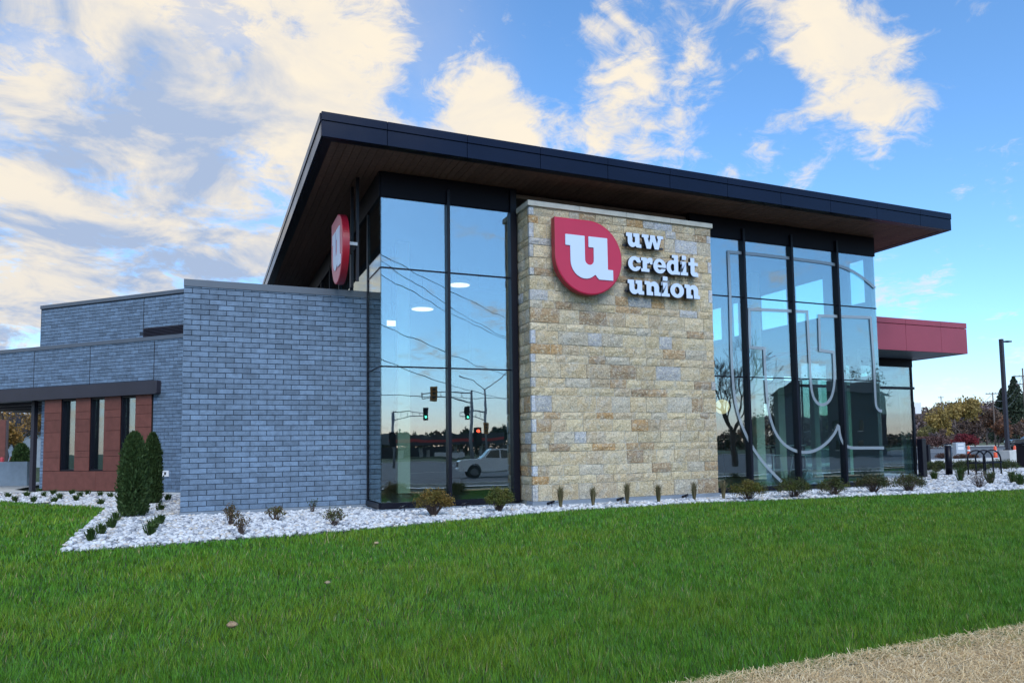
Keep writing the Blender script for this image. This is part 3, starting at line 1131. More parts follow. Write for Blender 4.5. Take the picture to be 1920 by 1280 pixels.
MB().box(XR, XV, YV, 8, -.1, .06).obj('floor_slab', 'interior_floor', vb)
for x, w in ((14.2, .28), (15.75, .22)):
    MB().box(x, x + w, 4.9, 5.1, .06, 3.6).obj('inner_column', 'column_wood', vb)
MB().box(XR, 14.0, 7.9, 8.05, .06, 3.6).box(15.2, 15.7, 7.9, 8.05, .06, 3.6).box(16.6, XV, 7.9, 8.05, .06, 3.6).box(14.0, 16.6, 7.9, 8.05, 2.7, 3.6).obj('back_wall', 'interior_dark', vb)

# -- wing set at 45 degrees on the left
AX, AY = -3.49, 8.97
wing = empty('side_wing', (AX, AY, 0), -math.pi / 4, bank)          # local x = -s, local y = inward


def wq(s0, s1, y0, y1, z0, z1, mb=None):
    return (mb or MB()).box(-s1, -s0, y0, y1, z0, z1)


SE = 13.0
m = MB()
wq(0.0, 6.47, .012, 7.0, 2.92, 4.50, m); wq(6.47, SE, .012, .6, 3.2, 4.50, m)
wq(0, 1.40, .012, 7, -.2, 2.92, m); wq(5.9, 6.55, .35, 7.0, -.2, 2.92, m); wq(1.40, 5.9, .30, 7, -.2, 2.92, m)
wq(0.05, 6.46, .19, 7, 4.5, 5.86, m)
m.obj('wing_core', 'mortar', wing)
lay = brick_layout(-SE, 0.0, ZB0 + 32 * CO, 12, 4.485)
lay += [q for q in brick_layout(-1.40, 0.0, ZB0, 32, 9)]
joined_bricks('brick_courses', lay, 0.0, wing)
lay = brick_layout(-6.47, 0.0, ZB0 + 43 * CO + .05, 13, 5.85)
lay = [q for q in lay if not (q[1] > -2.05 and q[0] < -.42 and q[2] < 4.9)]
joined_bricks('brick_courses', lay, 0.175, wing)
lay = brick_layout(-6.55, -5.9, ZB0, 28, 9)
joined_bricks('brick_courses', lay, 0.335, wing)
for s in (1.4, 4.01, 6.48):
    MB().box(-s - .008, -s + .008, -.006, .02, 3.3, 4.46).obj('control_joint', 'dark_gap', wing)
for s in (2.05, .43):
    MB().box(-s - .008, -s + .008, .168, .20, 4.93, 5.83).obj('control_joint', 'dark_gap', wing)
MB().box(-SE, .0, -.022, .30, 4.485, 4.60).obj('coping', 'coping_metal', wing)
MB().box(-6.50, .0, .150, .45, 5.845, 5.955).box(-6.50, -6.2, .45, 7, 5.845, 5.955).obj('coping', 'coping_metal', wing)
MB().box(-6.475, -6.46, .17, 7.0, 4.4, 5.85).obj('side_panel', 'mortar', wing)
lv_ = MB().box(-2.05, -.42, .16, .182, 4.63, 4.91).obj('louvre', 'dark_gap', wing)
for k in range(6):
    z = 4.655 + k * .043
    MB().add([(-2.03, .135, z), (-.44, .135, z), (-.44, .165, z + .030), (-2.03, .165, z + .030), (-2.03, .145, z - .006), (-.44, .145, z - .006), (-.44, .175, z + .024), (-2.03, .175, z + .024)],
             [(0, 1, 2, 3), (4, 7, 6, 5), (0, 4, 5, 1), (3, 2, 6, 7), (0, 3, 7, 4), (1, 5, 6, 2)]).obj('slat', 'beam_metal', lv_)
MB().cbox(-SE, -1.115, -.16, .10, 2.92, 3.285, .006).box(-SE, -1.13, -.175, -.05, 2.895, 2.925).obj('canopy_beam', 'beam_metal', wing)
MB().box(-1.3, 0, .0, .06, -.2, ZB0 - .005).obj('foundation_strip', 'light_concrete', wing)
MB().box(-6.0, -1.3, -.10, .06, -.2, .075).obj('foundation_strip', 'light_concrete', wing)
# rust red clad bay with three slit windows
bay = MB()
WN = [(2.04, 2.64), (3.30, 3.89), (4.51, 5.14)]
ss = [1.42, 2.04, 2.64, 3.30, 3.89, 4.51, 5.14, 5.87]
for k in (0, 2, 4, 6):
    wq(ss[k] + .012, ss[k + 1] - .012, -.03, .1, .69, 2.90, bay)
wq(1.432, 5.86, -.03, .1, .11, .68, bay)
bayo = bay.obj('clad_bay', 'dark_gap', wing)
for k in (0, 2, 4, 6):
    hz = [.690, 1.10, 1.29, 1.87, 2.25, 2.48, 2.90] if k in (4, 6) else [.690, 1.10, 1.40, 1.95, 2.34, 2.60, 2.90]
    if k == 2:
        hz = [.690, 1.12, 1.29, 1.88, 2.27, 2.50, 2.90]
    for z0, z1 in zip(hz[:-1], hz[1:]):
        MB().cbox(-ss[k + 1], -ss[k], -.052, -.028, z0 + .004, z1 - .004, .003).obj('cladding_panel', 'corten_panel', bayo)
for a, b in ((1.42, 3.585), (3.59, 5.87)):
    MB().cbox(-b, -a - .003, -.052, -.028, .10, .682, .003).obj('cladding_panel', 'corten_panel', bayo)
MB().box(-5.87, -5.86, -.028, .35, .1, 2.9).obj('cladding_panel', 'corten_panel', bayo)
for a, b in WN:
    w_ = MB().box(-b, -b + .05, -.02, .2, .69, 2.9).box(-a - .03, -a, -.02, .2, .69, 2.9).box(-b + .05, -a - .03, -.02, .2, .69, .74).box(-b + .05, -a - .03, -.02, .2, 2.84, 2.9).obj('slit_window', 'black_metal', wing)
    MB().box(-b + .05, -a - .03, .10, .112, .74, 2.84).obj('glass_pane', 'curtain_glass', w_)
    MB().box(-b + .06, -a - .04, .20, .22, .72, 2.86).obj('blind', 'interior_dark', w_)
# drive-through canopy beyond the bay
cv = MB().box(-SE, -6.6, .6, 9.5, 3.05, 3.4).obj('drive_canopy', 'beam_metal', wing)
for k in range(9):
    MB().box(-SE, -6.6, .9 + k * .95, 1.05 + k * .95, 2.86, 3.045).obj('joist', 'beam_metal', cv)
MB().box(-SE, -5.87, -.10, .55, 2.935, 2.96).obj('soffit_panel', 'coping_metal', cv)
for s, y in ((6.90, .36), (7.3, 8.8), (10.5, 8.8), (10.9, .25)):
    MB().cbox(-s - .07, -s + .07, y - .07, y + .07, -.1, 2.93, .01).obj('canopy_column', 'beam_metal', cv)
wc_ = MB().box(-.92 - .09, -.74 + .0, -.022, .002, .52, .69).obj('wall_outlet', 'white_plastic', wing)
MB().box(-.90, -.83, -.026, -.0222, .57, .65).obj('socket', 'beam_metal', wc_)


# ------------------------------------------------------------------ lettering
def sd_box(X, Y, x0, x1, y0, y1, r=0.0):
    cx, cy = (x0 + x1) / 2, (y0 + y1) / 2
    qx, qy = np.abs(X - cx) - (x1 - x0) / 2 + r, np.abs(Y - cy) - (y1 - y0) / 2 + r
    return np.hypot(np.maximum(qx, 0), np.maximum(qy, 0)) + np.minimum(np.maximum(qx, qy), 0) - r


def sd_ell(X, Y, cx, cy, rx, ry):
    k = np.hypot((X - cx) / rx, (Y - cy) / ry)
    return (k - 1) * min(rx, ry)


def sd_seg(X, Y, ax, ay, bx, by, w):
    # slanted stroke cut level at top and bottom
    t = (Y - ay) / (by - ay)
    xc = ax + (bx - ax) * t
    return np.maximum(np.abs(X - xc) - w / 2, np.maximum(min(ay, by) - Y, Y - max(ay, by)))


U = lambda *a: np.minimum.reduce(a)
I = lambda *a: np.maximum.reduce(a)


def gl_u(X, Y):
    b = sd_box
    bowl = U(I(sd_ell(X, Y, .50, .40, .375, .405), Y - .42), b(X, Y, .125, .50, .38, 1.0))
    bowl = I(bowl, X - .80)
    counter = U(b(X, Y, .50, .735, .45, 1.2), sd_ell(X, Y, .6175, .45, .1175, .125))
    s = U(bowl, b(X, Y, .72, 1.10, .10, 1.0), b(X, Y, 0, .50, .745, 1.0), b(X, Y, .60, 1.10, .745, 1.0), b(X, Y, .86, 1.24, 0, .25), I(sd_ell(X, Y, .92, .18, .16, .18), Y - .2))
    s = I(s, -counter)
    s = U(s, b(X, Y, .60, .80, .745, 1.0))
    return s


def gl_n(X, Y):
    return gl_u(1.24 - X, 1.0 - Y)


def gl_o(X, Y):
    return I(sd_ell(X, Y, .55, .5, .55, .53), -sd_ell(X, Y, .55, .5, .19, .27))


def gl_c(X, Y):
    s = gl_o(X, Y)
    s = I(s, -sd_box(X, Y, .56, 1.3, .33, .64))
    return U(s, sd_box(X, Y, .74, .97, .60, .97, .02))


def gl_e(X, Y):
    out = sd_ell(X, Y, .55, .5, .55, .53)
    s = I(out, -I(sd_ell(X, Y, .55, .52, .20, .29), .58 - Y), -I(sd_ell(X, Y, .55, .5, .20, .27), Y - .40))
    return I(s, -sd_box(X, Y, .58, 1.3, .315, .40))


def gl_d(X, Y):
    bowl = I(sd_ell(X, Y, .52, .5, .52, .53), -sd_ell(X, Y, .55, .5, .18, .27))
    return U(I(bowl, X - .80), sd_box(X, Y, .68, 1.04, .08, 1.42), sd_box(X, Y, .50, 1.04, 1.20, 1.42), sd_box(X, Y, .70, 1.18, 0, .22))


def gl_i(X, Y):
    return U(sd_box(X, Y, .15, .51, 0, 1), sd_box(X, Y, 0, .51, .78, 1), sd_box(X, Y, 0, .66, 0, .22), sd_box(X, Y, .14, .52, 1.13, 1.44, .06))


def gl_t(X, Y):
    return U(sd_box(X, Y, .18, .54, .2, 1.34), sd_box(X, Y, 0, .84, .77, 1.0), I(sd_ell(X, Y, .48, .28, .30, .31), Y - .3), sd_box(X, Y, .45, .86, -.03, .22))


def gl_r(X, Y):
    arm = I(sd_ell(X, Y, .80, .58, .40, .45), -sd_ell(X, Y, .84, .50, .24, .20), .60 - Y, X - .98)
    return U(sd_box(X, Y, .14, .50, 0, 1), sd_box(X, Y, 0, .50, .78, 1), sd_box(X, Y, 0, .70, 0, .22), arm, sd_box(X, Y, .76, .98, .56, .98, .03))


def gl_w(X, Y):
    s = U(sd_seg(X, Y, .26, 1, .56, 0, .34), sd_seg(X, Y, .92, 1, .60, 0, .26), sd_seg(X, Y, .92, 1, 1.24, 0, .34), sd_seg(X, Y, 1.58, 1, 1.28, 0, .26))
    return U(s, sd_box(X, Y, 0, .58, .79, 1), sd_box(X, Y, .70, 1.10, .79, 1), sd_box(X, Y, 1.30, 1.82, .79, 1))


def contours(fn, x0, x1, y0, y1, h):
    nx, ny = int((x1 - x0) / h) + 1, int((y1 - y0) / h) + 1
    xs, ys = x0 + np.arange(nx) * h + h * .137, y0 + np.arange(ny) * h + h * .211
    X, Y = np.meshgrid(xs, ys, indexing='ij')
    D = fn(X, Y)
    S = D < 0
    nxt = {}
    def ex(i, j):      # crossing on edge (i,j)-(i+1,j)
        t = D[i, j] / (D[i, j] - D[i + 1, j]); return (xs[i] + t * h, ys[j])
    def ey(i, j):
        t = D[i, j] / (D[i, j] - D[i, j + 1]); return (xs[i], ys[j] + t * h)
    mixed = S[:-1, :-1].astype(int) + S[1:, :-1] + S[:-1, 1:] + S[1:, 1:]
    pos = {}
    for i, j in zip(*np.nonzero((mixed > 0) & (mixed < 4))):
        c = [S[i, j], S[i + 1, j], S[i + 1, j + 1], S[i, j + 1]]
        E = [('x', i, j), ('y', i + 1, j), ('x', i, j + 1), ('y', i, j)]
        cross = [k for k in range(4) if c[k] != c[(k + 1) % 4]]
        for k in cross:
            e = E[k]
            if e not in pos:
                pos[e] = ex(e[1], e[2]) if e[0] == 'x' else ey(e[1], e[2])
        # leave where inside->outside (ccw), arrive where outside->inside
        st = [k for k in cross if c[k] and not c[(k + 1) % 4]]
        en = [k for k in cross if not c[k] and c[(k + 1) % 4]]
        if len(st) == 1:
            nxt[E[st[0]]] = E[en[0]]
        else:
            for k in st:
                nxt[E[k]] = E[(k + 3) % 4] if (k + 3) % 4 in en else E[(k + 1) % 4]
    loops = []
    while nxt:
        s0 = next(iter(nxt)); k = s0; lp = []
        while k in nxt:
            lp.append(pos[k]); k = nxt.pop(k)
        if len(lp) > 6:
            loops.append(lp)
    out = []
    for lp in loops:                        # Douglas-Peucker on the closed ring
        P = np.array(lp)
        a = int(np.argmin(P[:, 0] + P[:, 1])); P = np.roll(P, -a, 0)
        b = int(np.argmax(P[:, 0] + P[:, 1]))
        def dp(Q):
            if len(Q) < 3:
                return [Q[0]]
            d = Q[-1] - Q[0]; L = np.hypot(*d) + 1e-12
            dist = np.abs(d[0] * (Q[:, 1] - Q[0, 1]) - d[1] * (Q[:, 0] - Q[0, 0])) / L
            k = int(np.argmax(dist))
            if dist[k] < h * .28:
                return [Q[0]]
            return dp(Q[:k + 1]) + dp(Q[k:])
        r = dp(P[:b + 1]) + dp(np.vstack([P[b:], P[:1]]))
        out.append([tuple(q) for q in r])
    return out


def glyph_mesh(name, loops, sc, d0, d1, mats, mir=False, side_mi=1, xs_=1.0):
    """solid letter: face at y = d0 (towards the viewer), back at y = d1"""
    sgn = -1 if mir else 1
    L3 = [[Vector((sgn * p[0] * sc * xs_, p[1] * sc, 0)) for p in lp] for lp in loops]
    tr = tessellate_polygon(L3)
    flat = [p for lp in L3 for p in lp]
    n = len(flat)
    v = [(p.x, d0, p.y) for p in flat] + [(p.x, d1, p.y) for p in flat]
    f = []; mi = []
    for t in tr:
        a, b, c = [Vector((flat[i].x, flat[i].y, 0)) for i in t]
        ar = (b - a).cross(c - a).z
        if abs(ar) < 1e-10:
            continue
        t = tuple(t) if ar > 0 else tuple(t)[::-1]
        f.append(t); mi.append(0)                       # faces -y when d0<d1
        f.append(tuple(i + n for i in t[::-1])); mi.append(side_mi)
    k = 0
    for lp in L3:
        m_ = len(lp)
        for i in range(m_):
            a, b = k + i, k + (i + 1) % m_
            f.append((a, a + n, b + n, b)); mi.append(side_mi)
        k += m_
    return new_mesh(name, v, f, mats, mi)


GL = {'u': (gl_u, 1.24), 'n': (gl_n, 1.24), 'o': (gl_o, 1.10), 'c': (gl_c, 1.02), 'e': (gl_e, 1.08), 'd': (gl_d, 1.18), 'i': (gl_i, .66), 't': (gl_t, .86), 'r': (gl_r, .98), 'w': (gl_w, 1.82)}
loops_c = {k: contours(fn, -.1, w + .15, -.1, 1.55, .012) for k, (fn, w) in GL.items()}
YL = -0.86
lt = empty('wall_lettering', (5.06, YL, 4.40))
tag(lt, 'pale three-line lettering reading uw credit union on the stone pier', 'sign')
XH = .305
for word, dx, dz, wid in (('uw', 0.0, 1.015, .935), ('credit', .035, .505, 1.80), ('union', .01, 0.0, 1.85)):
    gap = .018
    st = (wid - gap * (len(word) - 1)) / (sum(GL[c][1] for c in word) * XH)
    gm = {c: glyph_mesh('letter', loops_c[c], XH, 0.0, .085, ['sign_white', 'letter_return'], xs_=st) for c in set(word)}
    x = dx
    for c in word:
        o = bpy.data.objects.new('letter', gm[c])
        o.location = (x, 0, dz)
        link(o, lt)
        x += GL[c][1] * XH * st + gap
MB().box(-.03, .98, .09, .13, 1.05, 1.09).box(0.0, 1.86, .09, .13, .56, .60).box(0, 1.86, .09, .13, .06, .10).obj('mounting_rail', 'letter_return', lt)


def drop(R_, n=64):
    pts = []
    for k in range(n + 1):
        a = R(90) - R(270) * k / n            # from top, clockwise to the left side
        pts.append((R_ * math.cos(a), R_ * math.sin(a)))
    pts.append((-R_, R_))
    return pts[::-1]                           # counter-clockwise


def round_sign(name, label, mirrored=False):
    s = empty(name)
    tag(s, label, 'sign')
    sg = -1 if mirrored else 1
    def P(r):
        q = drop(r)
        return q
    o_, i_ = P(.775), P(.752)
    n = len(o_)
    mb = MB()
    v = [(p[0], 0.0, p[1]) for p in o_] + [(p[0], -.012, p[1]) for p in i_] + [(p[0], .16, p[1]) for p in o_]
    f = []; mi = []
    for k in range(n):
        k2 = (k + 1) % n
        f.append((k, k2, n + k2, n + k)); mi.append(0)
        f.append((2 * n + k, 2 * n + k2, k2, k)); mi.append(1)
    f.append(tuple(2 * n + k for k in range(n - 1, -1, -1))); mi.append(1)
    f.append(tuple(n + k for k in range(n))); mi.append(0)
    body = bpy.data.objects.new('sign_body', new_mesh('sign_body', v, f, ['red_sign', 'red_sign_side'], mi))
    link(body, s)
    g = bpy.data.objects.new('letter', glyph_mesh('letter', loops_c['u'], .885, 0.0, .02, ['sign_white', 'sign_white']))
    g.location = (-.55, -.030, -.45)
    link(g, s)
    return s


fs = round_sign('round_sign', 'red rounded sign with a white letter u on the stone pier')
fs.location = (4.105, -.95, 5.065)
MB().box(-.3, .3, .16, .26, -.3, .3).obj('mounting_bracket', 'letter_return', fs)
ls = round_sign('round_sign', 'red rounded sign with white letter u hung under the roof above brick wall')
ls.location = (-.70, .80, 5.22)
ls.scale = (.90, .80, .90)
ls.rotation_euler = (0, 0, -math.pi / 2)       # face looks along -x
MB().box(-.42, .42, .16, .42, .02, .09).obj('mounting_bracket', 'galvanised', ls)
MB().box(.30, .36, .40, .47, -.76, 1.58).box(-.36, -.30, .40, .47, -.76, 1.58).obj('support_post', 'black_metal', ls)


# -- large frosted outline of the emblem on the right-hand glass
def strip(pts, w, name, parent, y=-.024):
    """flat film band of constant width along a polyline in the x-z plane"""
    P = [np.array(p, float) for p in pts]
    n = len(P)
    Lf, Rg = [], []
    for i in range(n):
        a = P[i] - P[i - 1] if i > 0 else P[1] - P[0]
        b = P[i + 1] - P[i] if i < n - 1 else P[-1] - P[-2]
        a /= np.linalg.norm(a); b /= np.linalg.norm(b)
        t = a + b
        t = t / (np.linalg.norm(t) + 1e-9)
        nn = np.array([-t[1], t[0]])
        k = 1.0 / max(.38, float(nn @ np.array([-a[1], a[0]])))
        Lf.append(P[i] + nn * w / 2 * k); Rg.append(P[i] - nn * w / 2 * k)
    v = [(p[0], y, p[1]) for p in Lf + Rg] + [(p[0], y + .003, p[1]) for p in Lf + Rg]
    f = []
    for i in range(n - 1):
        f += [(n + i, n + i + 1, i + 1, i), (2 * n + i, 2 * n + i + 1, 3 * n + i + 1, 3 * n + i), (i, i + 1, 2 * n + i + 1, 2 * n + i), (3 * n + i, 3 * n + i + 1, n + i + 1, n + i)]
    f += [(0, 2 * n, 3 * n, n), (n - 1, 2 * n - 1, 4 * n - 1, 3 * n - 1)]
    return link(bpy.data.objects.new(name, new_mesh(name, v, f, 'decal_film')), parent)


def px2(cr):                                    # pixel in the enlarged crop -> (x, z) on the glass
    q = aty(1310 + cr[0] / 2.286, 380 + cr[1] / 2.286, -.02)
    return (min(q[0], XR - .01), max(q[2], ZS + .01))


def smooth_pts(pts, it=2):
    for _ in range(it):
        q = [pts[0]]
        for a, b in zip(pts[:-1], pts[1:]):
            q += [(.75 * a[0] + .25 * b[0], .75 * a[1] + .25 * b[1]), (.25 * a[0] + .75 * b[0], .25 * a[1] + .75 * b[1])]
        q.append(pts[-1]); pts = q
    return pts


dec = empty('window_decal', (0, 0, 0))
tag(dec, 'frosted outline of the emblem stuck on the tall right-hand glass', 'window decal')
curve_a = smooth_pts([px2(p) for p in ((400, 239), (580, 262), (650, 287), (710, 325), (757, 366))])
curve_b = smooth_pts([px2(p) for p in ((140, 640), (146, 760), (156, 850), (177, 935), (215, 1022), (265, 1100), (312, 1152), (360, 1200))])
strip([px2((135, 400))] + curve_b[0:1] + curve_b[1:], .076, 'outline_band', dec) if False else None
strip([curve_b[k] for k in range(len(curve_b) - 1, -1, -1)] + [px2((135, 400)), px2((128, 211)), px2((250, 221))] + curve_a, .076, 'outline_band', dec)
inner = smooth_pts([px2(p) for p in ((476, 690), (480, 775), (488, 825), (505, 857), (528, 868), (556, 856), (574, 822), (583, 765), (581, 700))])
outer = smooth_pts([px2(p) for p in ((284, 700), (291, 820), (302, 910), (327, 985), (366, 1037), (410, 1062), (452, 1071), (502, 1062), (550, 1030), (586, 985), (599, 950))])
toe = smooth_pts([px2(p) for p in ((600, 955), (605, 1000), (621, 1036), (650, 1050), (690, 1050))])
heel = smooth_pts([px2(p) for p in ((752, 700), (757, 830), (760, 872), (772, 890), (795, 892))])
strip(outer[::-1] + [px2((281, 624)), px2((219, 619)), px2((217, 456)), px2((465, 467))] + inner + [px2((578, 640)), px2((520, 632)), px2((516, 484)), px2((737, 492))] + heel, .076, 'letter_band', dec)
strip(toe + [px2((797, 1050))], .076, 'letter_band', dec, -.028)

# ------------------------------------------------------------------ inside: lamps and furniture
for (u, v, Y, r, lab) in ((792, 580, 6.4, .34, 'round glowing pendant lamp hanging beside the pale inner column'), (861, 535, 6.4, .34, 'highest round glowing pendant lamp behind the tall left glass'),
                          (900, 621, 6.4, .30, 'lowest round glowing pendant lamp behind the tall left glass')):
    P = aty(u, v, Y)
    e = empty('pendant_lamp', P)
    tag(e, lab, 'lamp', 'pendant lamps in the hall')
    MB().lathe([(r - .02, .012), (r, .02), (r, .11), (r - .04, .13)], 24).obj('shade', 'lamp_shade', e)
    MB().lathe([(r - .03, 0), (r - .03, .01)], 24).obj('diffuser', 'lamp_glow', e)
    MB().tube([(0, 0, .13), (0, 0, 6.52 - P[2])], .008, 5).obj('cord', 'black_metal', e)
P = aty(735, 611, 5.0)
e = empty('exit_light', P)
tag(e, 'small square glowing ceiling light behind the left corner glass', 'lamp')
MB().box(-.13, .13, -.03, .03, 0, .14).obj('light_box', 'lamp_glow', e)
MB().tube([(0, 0, .14), (0, 0, 6.52 - P[2])], .01, 5).obj('stem', 'black_metal', e)
for (u, v, Y, lab) in ((930, 775, 5.5, 'glowing globe floor lamp behind the tall left glass'), (1354, 762, 5.5, 'glowing globe floor lamp behind right glass beside the stone pier')):
    P = aty(u, v, Y)
    e = empty('floor_lamp', (P[0], P[1], .07))
    tag(e, lab, 'lamp', 'floor lamps in the hall')
    zc_ = P[2] - .07
    MB().lathe([(max(.02, .24 * math.sin(R(a))), zc_ - .24 * math.cos(R(a))) for a in range(5, 180, 17)], 20).obj('shade', 'globe_glow', e)
    MB().tube([(0, 0, .02), (0, 0, zc_ - .20)], .015, 6).obj('stand', 'black_metal', e)
    MB().lathe([(.2, 0), (.2, .02)], 16).obj('base', 'black_metal', e)


def stool(P, lab):
    e = empty('bar_stool', (P[0], P[1], .07))
    tag(e, lab, 'stool', 'stools behind the right glass')
    for sx in (-1, 1):
        for sy in (-1, 1):
            MB().tube([(sx * .22, sy * .22, 0), (sx * .13, sy * .13, .72)], .014, 6).obj('leg', 'furniture_white', e)
    MB().cbox(-.2, .2, -.2, .2, .72, .76, .012).obj('seat', 'furniture_white', e)
    MB().prism([(-.19, .78), (.19, .78), (.17, 1.0), (-.17, 1.0)], .17, .20).obj('backrest', 'furniture_dark', e)
    MB().box(-.17, .17, -.17, -.15, .28, .30).box(-.17, .17, .15, .17, .28, .30).obj('foot_rail', 'furniture_white', e)


stool(at(1452, 897, .07), 'white framed bar stool beside the inner column behind right glass')
stool(at(1500, 897, .07), 'white framed bar stool under the end of the high white table')
P = at(1470, 893, .07)
e = empty('high_table', (P[0], P[1], .07))
tag(e, 'high white table standing behind the right-hand glass', 'table')
MB().cbox(-.55, .75, -.3, .3, 1.02, 1.06, .008).obj('table_top', 'furniture_white', e)
for sx in (-.45, .65):
    MB().box(sx - .03, sx + .03, -.03, .03, 0, 1.02).obj('leg', 'furniture_dark', e)
P = at(900, 915, .07)
e = empty('lounge_chair', (P[0], P[1], .07), .5)
tag(e, 'dark lounge chair standing behind the tall left glass', 'chair')
MB().cbox(-.4, .4, -.35, .35, .22, .42, .05).obj('seat', 'furniture_dark', e)
MB().cbox(-.4, .4, .25, .42, .42, 1.0, .05).obj('backrest', 'furniture_dark', e)
for sx in (-1, 1):
    for sy in (-1, 1):
        MB().tube([(sx * .33, sy * .3, 0), (sx * .3, sy * .27, .22)], .02, 6).obj('leg', 'furniture_dark', e)


# ------------------------------------------------------------------ plants
def leaf_quads(centers, size, tones, nrng, up=0.3, elong=1.6):
    n = len(centers)
    d = nrng.normal(0, 1, (n, 3)); d[:, 2] = np.abs(d[:, 2]) + up
    d /= np.linalg.norm(d, axis=1, keepdims=True)
    r = nrng.normal(0, 1, (n, 3))
    s = np.cross(d, r); s /= np.linalg.norm(s, axis=1, keepdims=True) + 1e-9
    L = size * nrng.uniform(.6, 1.3, (n, 1))
    a = centers - s * L / elong / 2
    b = centers + d * L * .5 - 0 * s
    V = np.stack([centers - d * L * .5, centers - d * L * .05 + s * L / elong / 2, centers + d * L * .5, centers - d * L * .05 - s * L / elong / 2], 1).reshape(-1, 3)
    F = np.arange(4 * n).reshape(-1, 4)
    return V, F, np.repeat(tones, 4, 0)


def conifer_crown(h, r, n, nrng, size=.06):
    """columnar evergreen: dense upright sprays in a spindle"""
    t = nrng.random(n) ** .85
    prof = np.interp(t, [0, .06, .25, .55, .8, .93, .985, 1], [.74, .93, 1.0, .92, .72, .45, .22, .08]) * r
    a = nrng.uniform(0, 6.283, n)
    lob = 1 + .09 * np.sin(a * 5 + t * 11) + .07 * np.sin(a * 9 - t * 23) + nrng.normal(0, .09, n)
    rr = prof * lob * nrng.uniform(.72, 1.03, n)
    c = np.stack([rr * np.cos(a), rr * np.sin(a), .03 + t * h * (1 + nrng.normal(0, .01, n))], 1)
    d = np.stack([np.cos(a) * .55, np.sin(a) * .55, np.full(n, 1.0)], 1) + nrng.normal(0, .28, (n, 3))
    d /= np.linalg.norm(d, axis=1, keepdims=True)
    s = np.cross(d, nrng.normal(0, 1, (n, 3))); s /= np.linalg.norm(s, axis=1, keepdims=True)
    L = size * nrng.uniform(.6, 1.4, (n, 1)); w = L * .22
    V = np.stack([c - d * L * .4, c + s * w, c + d * L * .7, c - s * w], 1).reshape(-1, 3)
    F = np.arange(4 * n).reshape(-1, 4)
    deep = nrng.random(n)
    T = np.array([.030, .062, .018]) * (1 - deep[:, None]) + np.array([.060, .100, .030]) * deep[:, None]
    T *= nrng.uniform(.75, 1.25, (n, 1))
    return V, F, np.repeat(T, 4, 0)


def arborvitae(P, h, r, lab, seed, n=16000, size=.06):
    nr = np.random.default_rng(seed)
    e = empty('columnar_conifer', P)
    tag(e, lab, 'conifer')
    V, F, T = conifer_crown(h, r, n, nr, size)
    link(bpy.data.objects.new('crown', big_mesh('crown', V, F, T, 'leaf')), e)
    MB().tube([(0, 0, -.05), (.01, 0, h * .5), (0, .01, h * .9)], [.05, .03, .008], 6).obj('trunk', 'bark', e)
    return e


arborvitae(at(249, 968, .01), 1.53, .245, 'tall columnar evergreen on the gravel between lawn and brick wall', 3)
arborvitae(at(284, 944, .01), 1.60, .205, 'narrower columnar evergreen before the wing wall by the outlet', 4)
arborvitae(at(38, 900, 0.0) * np.array([1, 1, 0]), 1.7, .42, 'small conical evergreen beyond the low concrete wall', 5, 5000, .12)


def branchlets(e, h, spread, n, nr, m='twig', r0=.006):
    mb = MB()
    tips = []
    for k in range(n):
        a = nr.uniform(0, 6.283); q = nr.uniform(.15, 1.0) * spread
        hh = h * nr.uniform(.55, .95) * math.sqrt(max(.1, 1 - (q / spread) ** 2 * .55))
        mid = (math.cos(a) * q * .45 + nr.normal(0, .015), math.sin(a) * q * .45 + nr.normal(0, .015), hh * .45)
        tip = (math.cos(a) * q, math.sin(a) * q, hh)
        mb.tube([(math.cos(a) * .03, math.sin(a) * .03, -.02), mid, tip], [r0, r0 * .7, r0 * .3], 4, caps=False)
        tips.append((mid, tip))
    mb.obj('stems', m, e)
    return tips


def round_shrub(P, h, r, lab, seed, pal, n=2600, size=.032, top=.30, group=None, m_tw=None):
    """low mound: leafy top over bare reddish twigs"""
    nr = np.random.default_rng(seed)
    e = empty('round_shrub', P)
    tag(e, lab, 'shrub', group)
    branchlets(e, h * .92, r * .92, 90, nr, 'twig' if m_tw is None else m_tw)
    m = 44                                       # leaf clumps over the dome
    cl = []
    for k in range(m):
        a = nr.uniform(0, 6.283); q = math.sqrt(nr.random()) * r * .92
        zz = h * (top + (1 - top) * math.sqrt(max(0, 1 - (q / r) ** 2)) * nr.uniform(.45, 1.0))
        cl.append((math.cos(a) * q, math.sin(a) * q, zz - .04, nr.integers(len(pal)), nr.uniform(.75, 1.2)))
    cl = np.array(cl)
    k = nr.integers(0, m, n)
    c = cl[k, :3] + nr.normal(0, 1, (n, 3)) * np.array([.30, .30, .26]) * r * .45
    c[:, 2] = np.clip(c[:, 2], .04, h * 1.02)
    T = np.array(pal)[cl[k, 3].astype(int)] * cl[k, 4][:, None] * nr.uniform(.7, 1.3, (n, 1))
    V, F, TT = leaf_quads(c, size, T, nr)
    link(bpy.data.objects.new('foliage', big_mesh('foliage', V, F, TT, 'leaf')), e)
    return e


GRN = [(.105, .115, .022), (.075, .095, .020), (.135, .125, .026)]
OLV = [(.165, .115, .022), (.120, .095, .020), (.21, .125, .030)]
DRK = [(.050, .068, .022), (.072, .080, .026), (.085, .075, .030)]


def base(u, v):
    p = at(u, v, .02)
    if p[1] > -.95 and p[0] > -.3 and p[0] < 14:     # keep clear of the wall
        p = aty(u, v, -1.12); p[2] = .02
    return p


def by(u, Y, v=930):
    p = aty(u, v, Y); p[2] = .02
    return p


